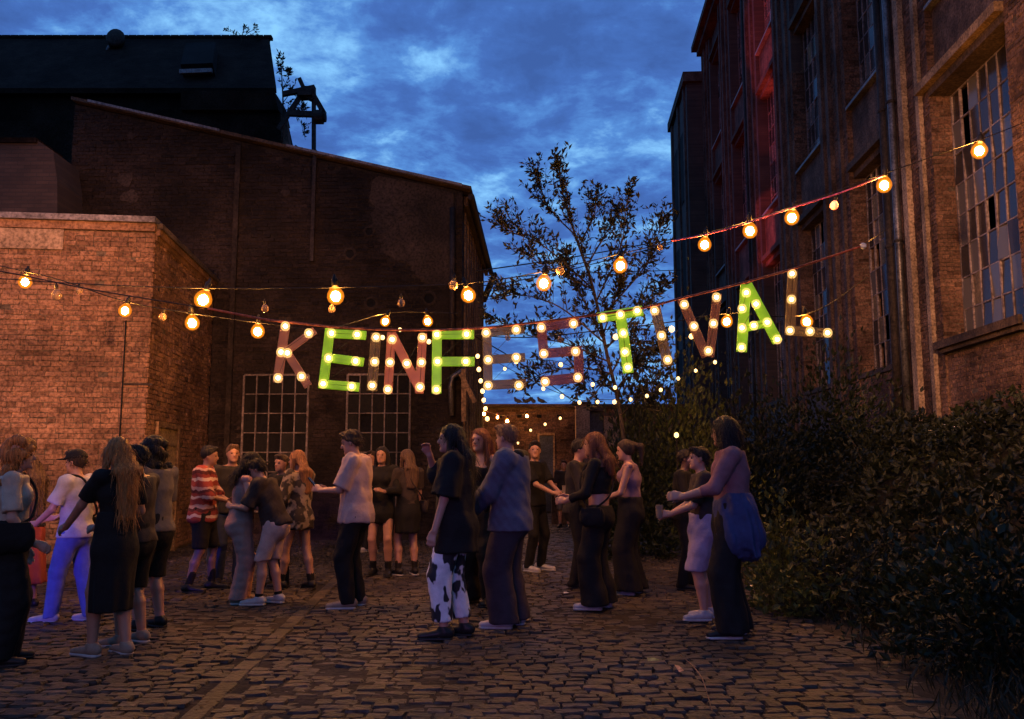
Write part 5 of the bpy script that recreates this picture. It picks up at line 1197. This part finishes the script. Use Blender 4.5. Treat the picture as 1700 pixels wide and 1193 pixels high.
        fs.seg(heel + nv(0, 0, .012), tip + nv(0, 0, .012), (.0275*H, .03), (.0255*H, .03), .01, nv(-toe[i][1], toe[i][0], 0), [(nv(0, 0, .001), nv(0, 0, -1)), (nv(0, 0, .024), nv(0, 0, 1))]); fs.build('sole', shoes[1] or SHB, o)
        if sock:
            fk = Fld(ank[i]-.08, ank[i]+nv(.08, .08, .2), hG); e_ = ank[i]*(1-sock[1]) + kn[i]*sock[1]; fk.seg(ank[i], e_, .024*H, .031*H*b, .01, clip=[(e_, (kn[i]-ank[i])/np.linalg.norm(kn[i]-ank[i]))]); fk.build('sock', sock[0], t)
    # hair
    kind, hm = hair[0], hair[1]; hl = hair[2] if len(hair) > 2 else .3
    g = Fld(hc_ - nv(.22, .24, .10+(.65 if kind in ('long', 'pony') else .12)), hc_ + nv(.22, .24, .20), .0095 if near else .015)
    fc = [(hc_ + hf*.030*H + hu*.012*H, hf*.80-hu*.60)]
    if kind == 'short': g.ell(hc_ + hu*.017*H - hf*.004*H, (.0485*H, .059*H, .056*H), Mh, .01, clip=[(hc_ + hf*.028*H + hu*.016*H, hf*.62-hu*.78)]); g.ell(hc_ + hf*.035*H + hu*.056*H, (.032*H, .024*H, .014*H), Mh, .02)
    elif kind == 'curly':
        rs = np.random.RandomState(int(abs(px))+1)
        for _ in range(46):
            u_ = rs.normal(0, 1, 3); u_ /= np.linalg.norm(u_); p_ = hc_ + Mh @ (u_*nv(.052, .058, .06)*H) + hu*.012*H
            if (p_-hc_)@(hf*.8-hu*.55) > .028*H: continue
            g.ell(p_, (.022*H,)*3, None, .012)
        for _ in range(int(hl*60)):
            u_ = rs.normal(0, 1, 3); g.ell(hc_ - hf*.03*H - hu*(.05+.10*rs.rand())*H + Mh @ (u_*nv(.035, .014, .012)*H), (.022*H,)*3, None, .012)
    else:
        g.ell(hc_ + hu*.014*H - hf*.005*H, (.0505*H, .060*H, .058*H), Mh, .01, clip=fc)
        if kind == 'long':
            bk_ = hc_ - hf*.035*H - hu*.005*H; md = nv(*(Nk - fw*.068*H)); md = md + nv(0, 0, .0); en = md - up*(hl-.12)*H - fw*.012*H
            g.seg(bk_, md, (.050*H, .030*H), (.062*H, .026*H), .03, hx); g.seg(md, en, (.062*H, .026*H), (.044*H, .014*H), .03, rt, wob=(.10, 7, 0))
            for s_ in (-1, 1): g.seg(hc_ + hx*s_*.046*H + hf*.006*H + hu*.01*H, Nk + rt*s_*.052*H + fw*.018*H - up*.03*H, .013*H, .017*H, .02); g.seg(Nk + rt*s_*.052*H + fw*.018*H - up*.03*H, Nk + rt*s_*.058*H + fw*.035*H - up*min(.16, hl*.55)*H, .017*H, .008*H, .02)
        elif kind == 'bob':
            g.ell(hc_ - hf*.010*H - hu*.012*H, (.062*H, .064*H, .074*H), Mh, .02, clip=[(hc_ + hf*.022*H, hf), ]); g.seg(hc_ - hf*.02*H - hu*.03*H, hc_ - hf*.022*H - hu*hl*.3*H, (.058*H, .045*H), (.062*H, .040*H), .03, hx)
        elif kind == 'pony':
            a_ = hc_ - hf*.055*H + hu*.028*H; g.ell(a_, (.017*H,)*3, None, .01); m_ = a_ - hf*.045*H - hu*.02*H; g.seg(a_, m_, .014*H, .02*H, .02); g.seg(m_, m_ - hu*hl*.5*H + hf*.012*H, .02*H, .007*H, .02)
        elif kind == 'bun': g.ell(hc_ - hf*.060*H + hu*.030*H, (.026*H,)*3, None, .012)
    if kind == 'short': g.disp(.0035, 55, int(px)+9)
    else: g.disp(.0030, 80, int(px)+9, (1, 1, .08))
    ho = g.build('hair', hm, t)
    if near and ho:
        me = ho.data; nvx = len(me.vertices); co = np.zeros(nvx*3, np.float32); me.vertices.foreach_get('co', co); co = co.reshape(-1, 3); no = np.zeros(nvx*3, np.float32); me.vertex_normals.foreach_get('vector', no); no = no.reshape(-1, 3)
        rs = np.random.RandomState(int(abs(px))+2); ns = 900 if kind != 'short' else 500; ii = rs.randint(0, nvx, ns); p0 = co[ii] - no[ii]*.004; n0 = no[ii]
        dn = np.tile(-np.array(hu), (ns, 1)) + rs.normal(0, .22, (ns, 3)) + (n0*.25 if kind != 'short' else n0*.6 - np.array(hf)*.5)
        dn -= n0*np.minimum(0, (dn*n0).sum(1))[:, None]; dn /= np.linalg.norm(dn, axis=1, keepdims=True); L_s = (rs.uniform(.05, .16, (ns, 1)) if kind in ('long', 'bob', 'pony') else rs.uniform(.015, .05, (ns, 1)))
        sv = np.cross(dn, n0); sv /= np.linalg.norm(sv, axis=1, keepdims=True)+1e-6; w_ = .0018
        p1 = p0 + dn*L_s*.5 + n0*.008; p2 = p0 + dn*L_s + n0*rs.uniform(-.004, .012, (ns, 1)) - np.array([0, 0, .01])
        V_ = np.stack([p0-sv*w_, p0+sv*w_, p1-sv*w_, p1+sv*w_, p2-sv*w_*.3, p2+sv*w_*.3], 1).reshape(-1, 3); b_ = np.arange(ns)*6
        Q_ = np.concatenate([np.stack([b_, b_+1, b_+3, b_+2], 1), np.stack([b_+2, b_+3, b_+5, b_+4], 1)]); so = npmesh('loose_strands', V_, Q_, hm, ho, True); so['kind'] = 'stuff'
    if cap:
        g = Fld(hc_-.2, hc_+.2, .010 if near else .015); g.ell(hc_ + hu*.022*H - hf*.003*H, (.0535*H, .064*H, .056*H), Mh, .01, clip=[(hc_ + hu*.020*H, -hu)]); g.ell(hc_ + hf*.078*H + hu*.022*H, (.042*H, .050*H, .0055*H), Mh, .012); g.build('cap', cap, t)
    t['_H'] = 0; del t['_H']
    I = Matrix.Translation(Q) @ Matrix.Rotation(R(face), 4, 'Z')
    return dict(t=t, M=I, hand=[Vector(w) for w in wr], H=H, sh=[Vector(x) for x in sh], hip=[Vector(x) for x in hip], sp=lambda k, x=0, y=0: Vector(spine(k) + rt*x + fw*y), dirs=(Vector(rt), Vector(fw), Vector(up)))
def held(name, label, cat, p, i, builder, off=(0, .07, .03), group=None):
    W = p['M'] @ (p['hand'][i] + Vector(off)); t = empty(name, W, p['t'].rotation_euler.z); tag(t, label, cat, group); builder(t); return t
M_cup = glass_mat('clear_cup', (.30, .24, .18), .45, .2); M_drink = pm('pale_drink', (.45, .30, .10), None, 5, .3, coord='obj'); M_phone = pm('phone_body', (.01, .01, .011), None, 5, .25, coord='obj'); M_tin = pm('tin_can', (.5, .5, .52), None, 5, .3, metal=.8, coord='obj')
def cup(t):
    MB().lathe([(.029, -.06), (.031, -.055), (.038, .06), (.040, .062), (.036, .058)], 14).build('cup_wall', M_cup, t, True); MB().lathe([(.028, -.054), (.034, .02), (.001, .021)], 12).build('drink', M_drink, t, True)
def phone(t):
    MB().box((0, .01, .02), (.074, .010, .15), Matrix.Rotation(R(-40), 3, 'X')).build('case', M_phone, t)
def can(t): MB().lathe([(.026, -.06), (.031, -.052), (.031, .05), (.025, .06), (.024, .056), (.001, .056)], 14).build('can_body', M_tin, t, True)
def shoulder_bag(p, label, mat, side, z=.02, size=(.30, .12, .22), front=False):
    """bag hanging at the hip on a strap over the opposite shoulder"""
    s = -1 if side == 'L' else 1; c = p['sp'](z, s*.135*p['H'], .02 if not front else .14); Wp = p['M'] @ c; t = empty('shoulder_bag', Wp, p['t'].rotation_euler.z); tag(t, label, 'bag')
    f = Fld((-.25, -.25, -.25), (.25, .25, .25), .012); f.seg((0, -size[0]*.32, -.02), (0, size[0]*.32, -.02), (size[1]*.5, size[2]*.5), (size[1]*.5, size[2]*.5), .03, (1, 0, 0)); f.clip((0, 0, size[2]*.42), (0, 0, 1)); f.disp(.004, 20, 3); f.build('pouch', mat, t)
    fl = MB(); fl.box((s*size[1]*.40, 0, .02), (.02, size[0]*.8, size[2]*.55)); fl.build('flap', mat, t)
    rt, fw, up = p['dirs']; H = p['H']; q = lambda k, x, y: p['sp'](k, x*H, y*H)-c
    MB().tube(catmull([Vector((0, .03, .06)), q(.12, s*.085, .085), q(.22, 0, .10), q(.30, -s*.05, .055), q(.315, -s*.055, 0), q(.29, -s*.04, -.06), q(.2, 0, -.088), q(.1, s*.08, -.075), Vector((0, -.03, .06))], 5), .011, 5).build('strap', mat, t, True)
    return t

L_, R_, C_, A_ = 90, -90, 180, 0
drink = (-.10, .30, 1.08)
# --- left cluster
p = person(6, 1105, 724, -62, 'person at the left edge in pale satin top with black shoulder bag', 0, True, hair=('curly', HG, .55), top=(CRM, dict(sleeve=.42, len=.02, loose=.018)), bot=('pants', BLK, dict(loose=.03, flare=.02)), hands=((-.20, .10, .86), (.20, .16, .92)), shoes=(SHB, SHB))
shoulder_bag(p, 'black shoulder bag of the person in the pale satin top', BLK, 'R', .05)
person(50, 0, 750, 70, 'person with long brown hair, dark top and red skirt behind the satin top', 1, True, hair=('long', HM, .34), top=(CHA, dict(sleeve=.9)), bot=('skirt', RED, dict(hem=.16, r=.24)), hands=((-.14, .26, 1.02), (.2, .1, .85)), shoes=(SHB, None), Ypos=8.9)
p = person(112, 1036, 742, 82, 'man in black cap, white t-shirt and blue jeans facing left', 0, False, cap=BLK, hair=('short', HD), top=(WHT, dict(sleeve=.40, len=-.035, loose=.022)), bot=('pants', JEA, dict(loose=.018)), shoes=(SHW, SOLE), feet=((-.06, .17, 10), (.10, -.16, -8)), hands=((-.16, .30, .98), (.14, .30, 1.02)), head=(0, .06))
shoulder_bag(p, 'small black crossbody pouch of the man in the black cap', BLK, 'R', .03, (.2, .08, .15))
p = person(178, 1092, 719, 62, 'woman with long blonde hair in an ankle-length black dress seen from behind', 1, True, hair=('long', HG, .33), top=(BLK, dict(sleeve=.40, len=.02, loose=.010, boxy=.2)), bot=('skirt', BLK, dict(hem=.20, r=.165, waist=.12)), shoes=(SHG, SOLE), hands=((-.16, .44, .93), (.18, .22, .98)), head=(-.25, .02), feet=((-.08, .10, 5), (.09, -.08, -10)))
person(213, 1073, 733, 78, 'person with short dark hair in a dark shirt just behind the blonde woman', 1, False, hair=('short', HB), top=(BRN, dict(sleeve=.42, len=-.02)), bot=('shorts', BLK, dict(loose=.025, cut=.27)), shoes=(SHG, SOLE), hands=((-.15, .28, 1.0), (.16, .28, 1.0)))
person(243, 1047, 724, 70, 'person with bushy black hair, grey top and black shorts by the wooden door', 1, False, hair=('curly', HB, .4), top=(GRY, dict(sleeve=.45, len=-.02, loose=.024)), bot=('shorts', BLK, dict(loose=.03, cut=.26)), shoes=(SHB, SHB), sock=(LEG, .62), hands=((-.20, .18, .92), (.17, .25, .98)))  # sock colour stands for pink light on the bare legs
# --- second cluster
person(333, 985, 735, -80, 'man in red and white patterned sweater, black shorts and black boots', 2, False, hair=('short', HB), top=(KNI, dict(sleeve=.62, len=-.05, loose=.030)), bot=('shorts', BLK, dict(loose=.03, cut=.29)), shoes=(SHB, SHB), sock=(BLK, .42), hands=((-.08, .32, 1.02), (.10, .30, 1.06)), feet=((-.12, .12, 14), (.12, -.10, -10)), head=(0, .10))
person(378, 972, 733, -150, 'person in dark clothes half hidden behind the hugging couple', 1, False, hair=('short', HM), top=(CHA, dict(sleeve=.95, len=-.03)), bot=('pants', NAV, {}), shoes=(SHB, None))
person(400, 1004, 750, -70, 'person in black cap and rose overalls hugging the man in pale shorts', 0, True, cap=BLK, hair=('long', HB, .12), lean=.10, top=(ROS, dict(sleeve=0, len=.0, vest=True, loose=.012, boxy=.35)), bot=('pants', ROS, dict(loose=.028, flare=.015, waist=.12)), shoes=(SHG, SOLE), hands=((.02, .30, 1.10), (.22, .28, 1.02)), head=(-.2, .1))
person(440, 1006, 762, 84, 'man in dark t-shirt and pale shorts leaning into a hug', 0, False, lean=.30, hair=('short', HB), top=(BRN, dict(sleeve=.45, len=-.015, loose=.028)), bot=('shorts', PNK, dict(loose=.020, cut=.29)), shoes=(SHW, SOLE), sock=(BLK, .12), hands=((-.08, .40, 1.12), (.16, .42, 1.16)), head=(0, .28), feet=((-.10, .06, 12), (.10, -.10, -12)))
person(462, 978, 750, 150, 'person in black looking over the shoulder of the man in pale shorts', 1, False, hair=('short', HD), top=(BLK, dict(sleeve=.9)), bot=('pants', BLK, {}), shoes=(SHB, None))
person(490, 981, 743, 60, 'woman with long fair hair in a blotchy blouse, bare legs and black boots', 1, True, hair=('long', HA, .27), top=(FLO, dict(sleeve=.72, len=-.10, loose=.030, boxy=.8)), bot=('shorts', BLK, dict(cut=.42)), shoes=(SHB, SHB), sock=(BLK, .28), hands=((-.16, .25, 1.05), (.10, .28, 1.05)), feet=((-.10, .16, 10), (.11, -.14, -20)), head=(.3, .05))
# --- middle
p = person(583, 1011, 707, 86, 'man in pinkish white t-shirt and black trousers looking down at a phone', 0, False, hair=('short', HD), top=(PNK, dict(sleeve=.46, len=-.055, loose=.030, boxy=.9)), bot=('pants', BLK, dict(loose=.024)), shoes=(SHG, SOLE), hands=((-.07, .31, 1.12), (.09, .30, 1.12)), head=(0, .26))
held('phone', 'dark phone held by the man in the pinkish white t-shirt', 'phone', p, 0, phone, (.07, .09, .05))
p = person(631, 959, 737, 172, 'girl with long dark hair in a short black dress facing the camera with a cup', 1, True, hair=('long', HB, .26), top=(BLK, dict(sleeve=.95, len=-.02, loose=.016)), bot=('skirt', BLK, dict(hem=.40, r=.15)), shoes=(SHB, None), sock=(BLK, .3), hands=((-.10, .27, 1.12), (.10, .26, 1.14)))
held('drinking_cup', 'clear cup held by the girl facing the camera', 'cup', p, 1, cup, (-.03, .09, .04), 'cups held in the crowd')
p = person(674, 958, 742, 30, 'girl with long brown hair in a dark top and short black skirt', 1, True, hair=('long', HM, .26), top=(BRN, dict(sleeve=.4, len=.03, loose=.012)), bot=('skirt', BLK, dict(hem=.33, r=.17, waist=.11)), shoes=(SHB, SOLE), sock=(BLK, .3), hands=((-.18, .26, 1.02), (.20, .10, .86)), head=(.5, 0))
shoulder_bag(p, 'small dark handbag at the hip of the girl with brown hair', BRN, 'R', .02, (.2, .09, .16))
person(614, 920, 745, 160, 'person in dark clothes and white shoes standing behind the phone reader', 1, False, hair=('short', HD), top=(CHA, dict(sleeve=.45)), bot=('pants', CHA, {}), shoes=(SHW, SOLE), hands=((-.2, .1, .82), (.22, .2, 1.42)))
person(752, 1062, 698, 84, 'person with long dark hair, black oversized shirt and cow-print trousers raising a hand', 0, False, hair=('long', HB, .27), top=(BLK, dict(sleeve=.47, len=-.13, loose=.045, boxy=1., wide=.03)), bot=('pants', COW, dict(loose=.030, cut=.085)), shoes=(SHB, SHB), hands=((-.24, .12, .84), (.16, .24, 1.47)), head=(.10, .02), feet=((-.09, .08, 8), (.10, -.06, -6)))
p = person(797, 1006, 706, 150, 'woman with auburn hair in black standing between the cow-print trousers and slate hoodie', 0, True, hair=('long', HR, .22), top=(BLK, dict(tube=True, len=.02, loose=.010)), bot=('pants', BLK, dict(loose=.03)), shoes=(SHB, None), hands=((-.16, .26, 1.02), (.08, .27, 1.05)))
held('drinking_cup', 'pale cup held low by the woman with auburn hair', 'cup', p, 0, cup, (.02, .09, .03), 'cups held in the crowd')
person(843, 1043, 697, 74, 'person with short fair hair, slate blue hoodie and baggy dark cargo trousers', 0, False, hair=('short', HA), top=(HOO, dict(sleeve=.96, len=-.06, loose=.048, boxy=1., hood=BLK)), bot=('pants', CAR, dict(loose=.042, flare=.03)), shoes=(SHW, SOLE), hands=((-.12, .30, .98), (.14, .30, 1.0)), head=(-.35, .05))
p = person(890, 951, 728, -125, 'man in black t-shirt and dark trousers with white shoes by the blue door', 1, False, hair=('short', HB), top=(BLK, dict(sleeve=.44, len=-.03, loose=.018)), bot=('pants', BLK, dict(loose=.012)), shoes=(SHW, SOLE), hands=((-.06, .34, 1.03), (.10, .34, 1.03)), head=(-.9, 0))
held('drinking_cup', 'cup of orange drink held by the man in black by the blue door', 'cup', p, 0, cup, (.02, .09, .04), 'cups held in the crowd')
person(936, 0, 762, 175, 'distant person in dark top and pale shorts in front of the drinks counter', 0, False, hair=('short', HD), top=(CHA, dict(sleeve=.45)), bot=('shorts', GRY, dict(cut=.25)), shoes=(SHB, None), Ypos=20.6)
p = person(962, 979, 724, -100, 'dark-clothed person with a jacket over the arm, left of the crop top', 1, False, hair=('short', HB), top=(CHA, dict(sleeve=.95, len=-.03)), bot=('pants', BLK, dict(loose=.02)), shoes=(SHB, SHB), hands=((-.18, .20, .96), (.14, .28, 1.05)), head=(0, .1))
p = person(992, 1013, 712, 72, 'woman with auburn hair in a black off-shoulder crop top and wide black trousers', 0, True, hair=('long', HR, .20), top=(BLK, dict(sleeve=.85, len=.115, neck=.262, loose=.012, boxy=.2)), bot=('pants', BLK, dict(loose=.028, flare=.06, waist=.045)), shoes=(SHW, SOLE), hands=((-.14, .28, 1.04), (.12, .30, 1.06)), head=(0, .05))
shoulder_bag(p, 'black bag on a pale strap worn by the woman in the crop top', BLK, 'L', .0, (.24, .1, .18))
person(1046, 989, 724, 76, 'woman with ponytail in a plum sleeveless top and wide black trousers', 0, True, hair=('pony', HD, .24), top=(TNK, dict(sleeve=0, vest=True, len=.05, loose=.010, boxy=.15)), bot=('pants', BLK, dict(loose=.03, flare=.07, waist=.09)), shoes=(SHW, SOLE), hands=((-.10, .28, 1.03), (.10, .28, 1.06)), head=(0, .14))
# --- right
person(1142, 981, 742, -110, 'person in black facing right at the edge of the bushes', 3, False, hair=('short', HB), top=(BLK, dict(sleeve=.95, len=-.03)), bot=('pants', BLK, dict(loose=.02)), shoes=(SHB, SHB), hands=((-.12, .24, 1.02), (.16, .26, 1.08)))
p = person(1173, 1031, 736, 84, 'person in dark top and pale lilac shorts with white trainers holding a cup', 0, False, hair=('short', HB), top=(BRN, dict(sleeve=.45, len=-.01)), bot=('shorts', LIL, dict(loose=.036, cut=.28)), shoes=(SHW, SOLE), hands=((-.09, .34, 1.04), (.10, .34, 1.02)), feet=((-.10, .05, 8), (.09, -.02, -8)), build=1.03)
held('drinking_cup', 'cup with pale rim held by the person in lilac shorts', 'cup', p, 0, cup, (.03, .10, .02), 'cups held in the crowd')
p = person(1216, 1059, 684, 80, 'person with black bob, mauve top and denim jacket tied over black flared trousers', 1, True, hair=('bob', HB, .36), top=(MAU, dict(sleeve=.70, len=-.01, loose=.014, boxy=.5)), bot=('pants', BLK, dict(loose=.026, flare=.055)), shoes=(SHB, SOLE), hands=((-.16, .36, 1.08), (.12, .32, 1.06)), head=(-.5, .10), build=1.08)
# denim jacket tied round the waist: it hangs behind and at the near side
W = p['M']; t = p['t']; H = p['H']
g = Fld((-.34, -.46, .36), (.34, .34, 1.15), .0125)
sp0 = np.array(p['sp'](.06)); 
g.seg(sp0 - nv(.02, .02, 0), sp0 - nv(.05, .05, .26), (.108*H, .092*H), (.126*H, .110*H), .03, wob=(.05, 9, 1)); g.seg(sp0 - nv(.03, .09, .06), sp0 - nv(.06, .17, .42), (.110*H, .062*H), (.125*H, .022*H), .04, wob=(.14, 6, .5))
g.F = np.maximum(g.F, -(smin(np.full_like(g.F, 1.), (g.ax[2][None, None, :]-(sp0[2]-.46)).astype(np.float32)+0*g.F, .001)))
g.disp(.006, 20, 8, (1, 1, .35)); g.disp(.0025, 42, 3); g.build('denim_jacket', fab('deep_denim', (.030, .038, .10)), t)
print('people done')

# ------------------------------------------------------------------ litter and leaves on the cobbles
M_lit = pm('paper_litter', (.5, .46, .36), None, 9, .8)
for (px, py, sx, sy, lb, c) in ((1085, 1100, .045, .03, 'scrap of greenish paper lying on the cobbles', (.32, .33, .12)), (1128, 1115, .02, .09, 'orange-brown straw lying on the cobbles', (.45, .25, .14)), (940, 987, .03, .03, 'tiny white scrap on the cobbles near the crop top', (.6, .58, .55)), (1250, 976, .05, .03, 'white scrap at the path edge by the shrub', (.6, .58, .55))):
    P = gnd(px, py); m = MB(); m.v = [Vector((-sx, -sy, .012)), Vector((sx, -sy*.8, .018)), Vector((sx*.8, sy, .014)), Vector((-sx*.9, sy*.9, .024)), Vector((0, 0, .03))]; m.f = [(0, 1, 4), (1, 2, 4), (2, 3, 4), (3, 0, 4)]
    o = m.build('litter', pm('litter_'+str(px), c, None, 9, .8)); o.location = (P.x, P.y, .006); tag(o, lb, 'litter')
P = [gnd(1130, 1092), gnd(1150, 1110), gnd(1165, 1130), gnd(1175, 1160), gnd(1182, 1185)]
o = MB().tube([Vector((q.x, q.y, .02)) for q in catmull(P, 4)], .004, 5).build('fallen_twig', M_wood); tag(o, 'thin curved twig lying on the cobbles in the foreground', 'twig')
bpy.context.view_layer.update()
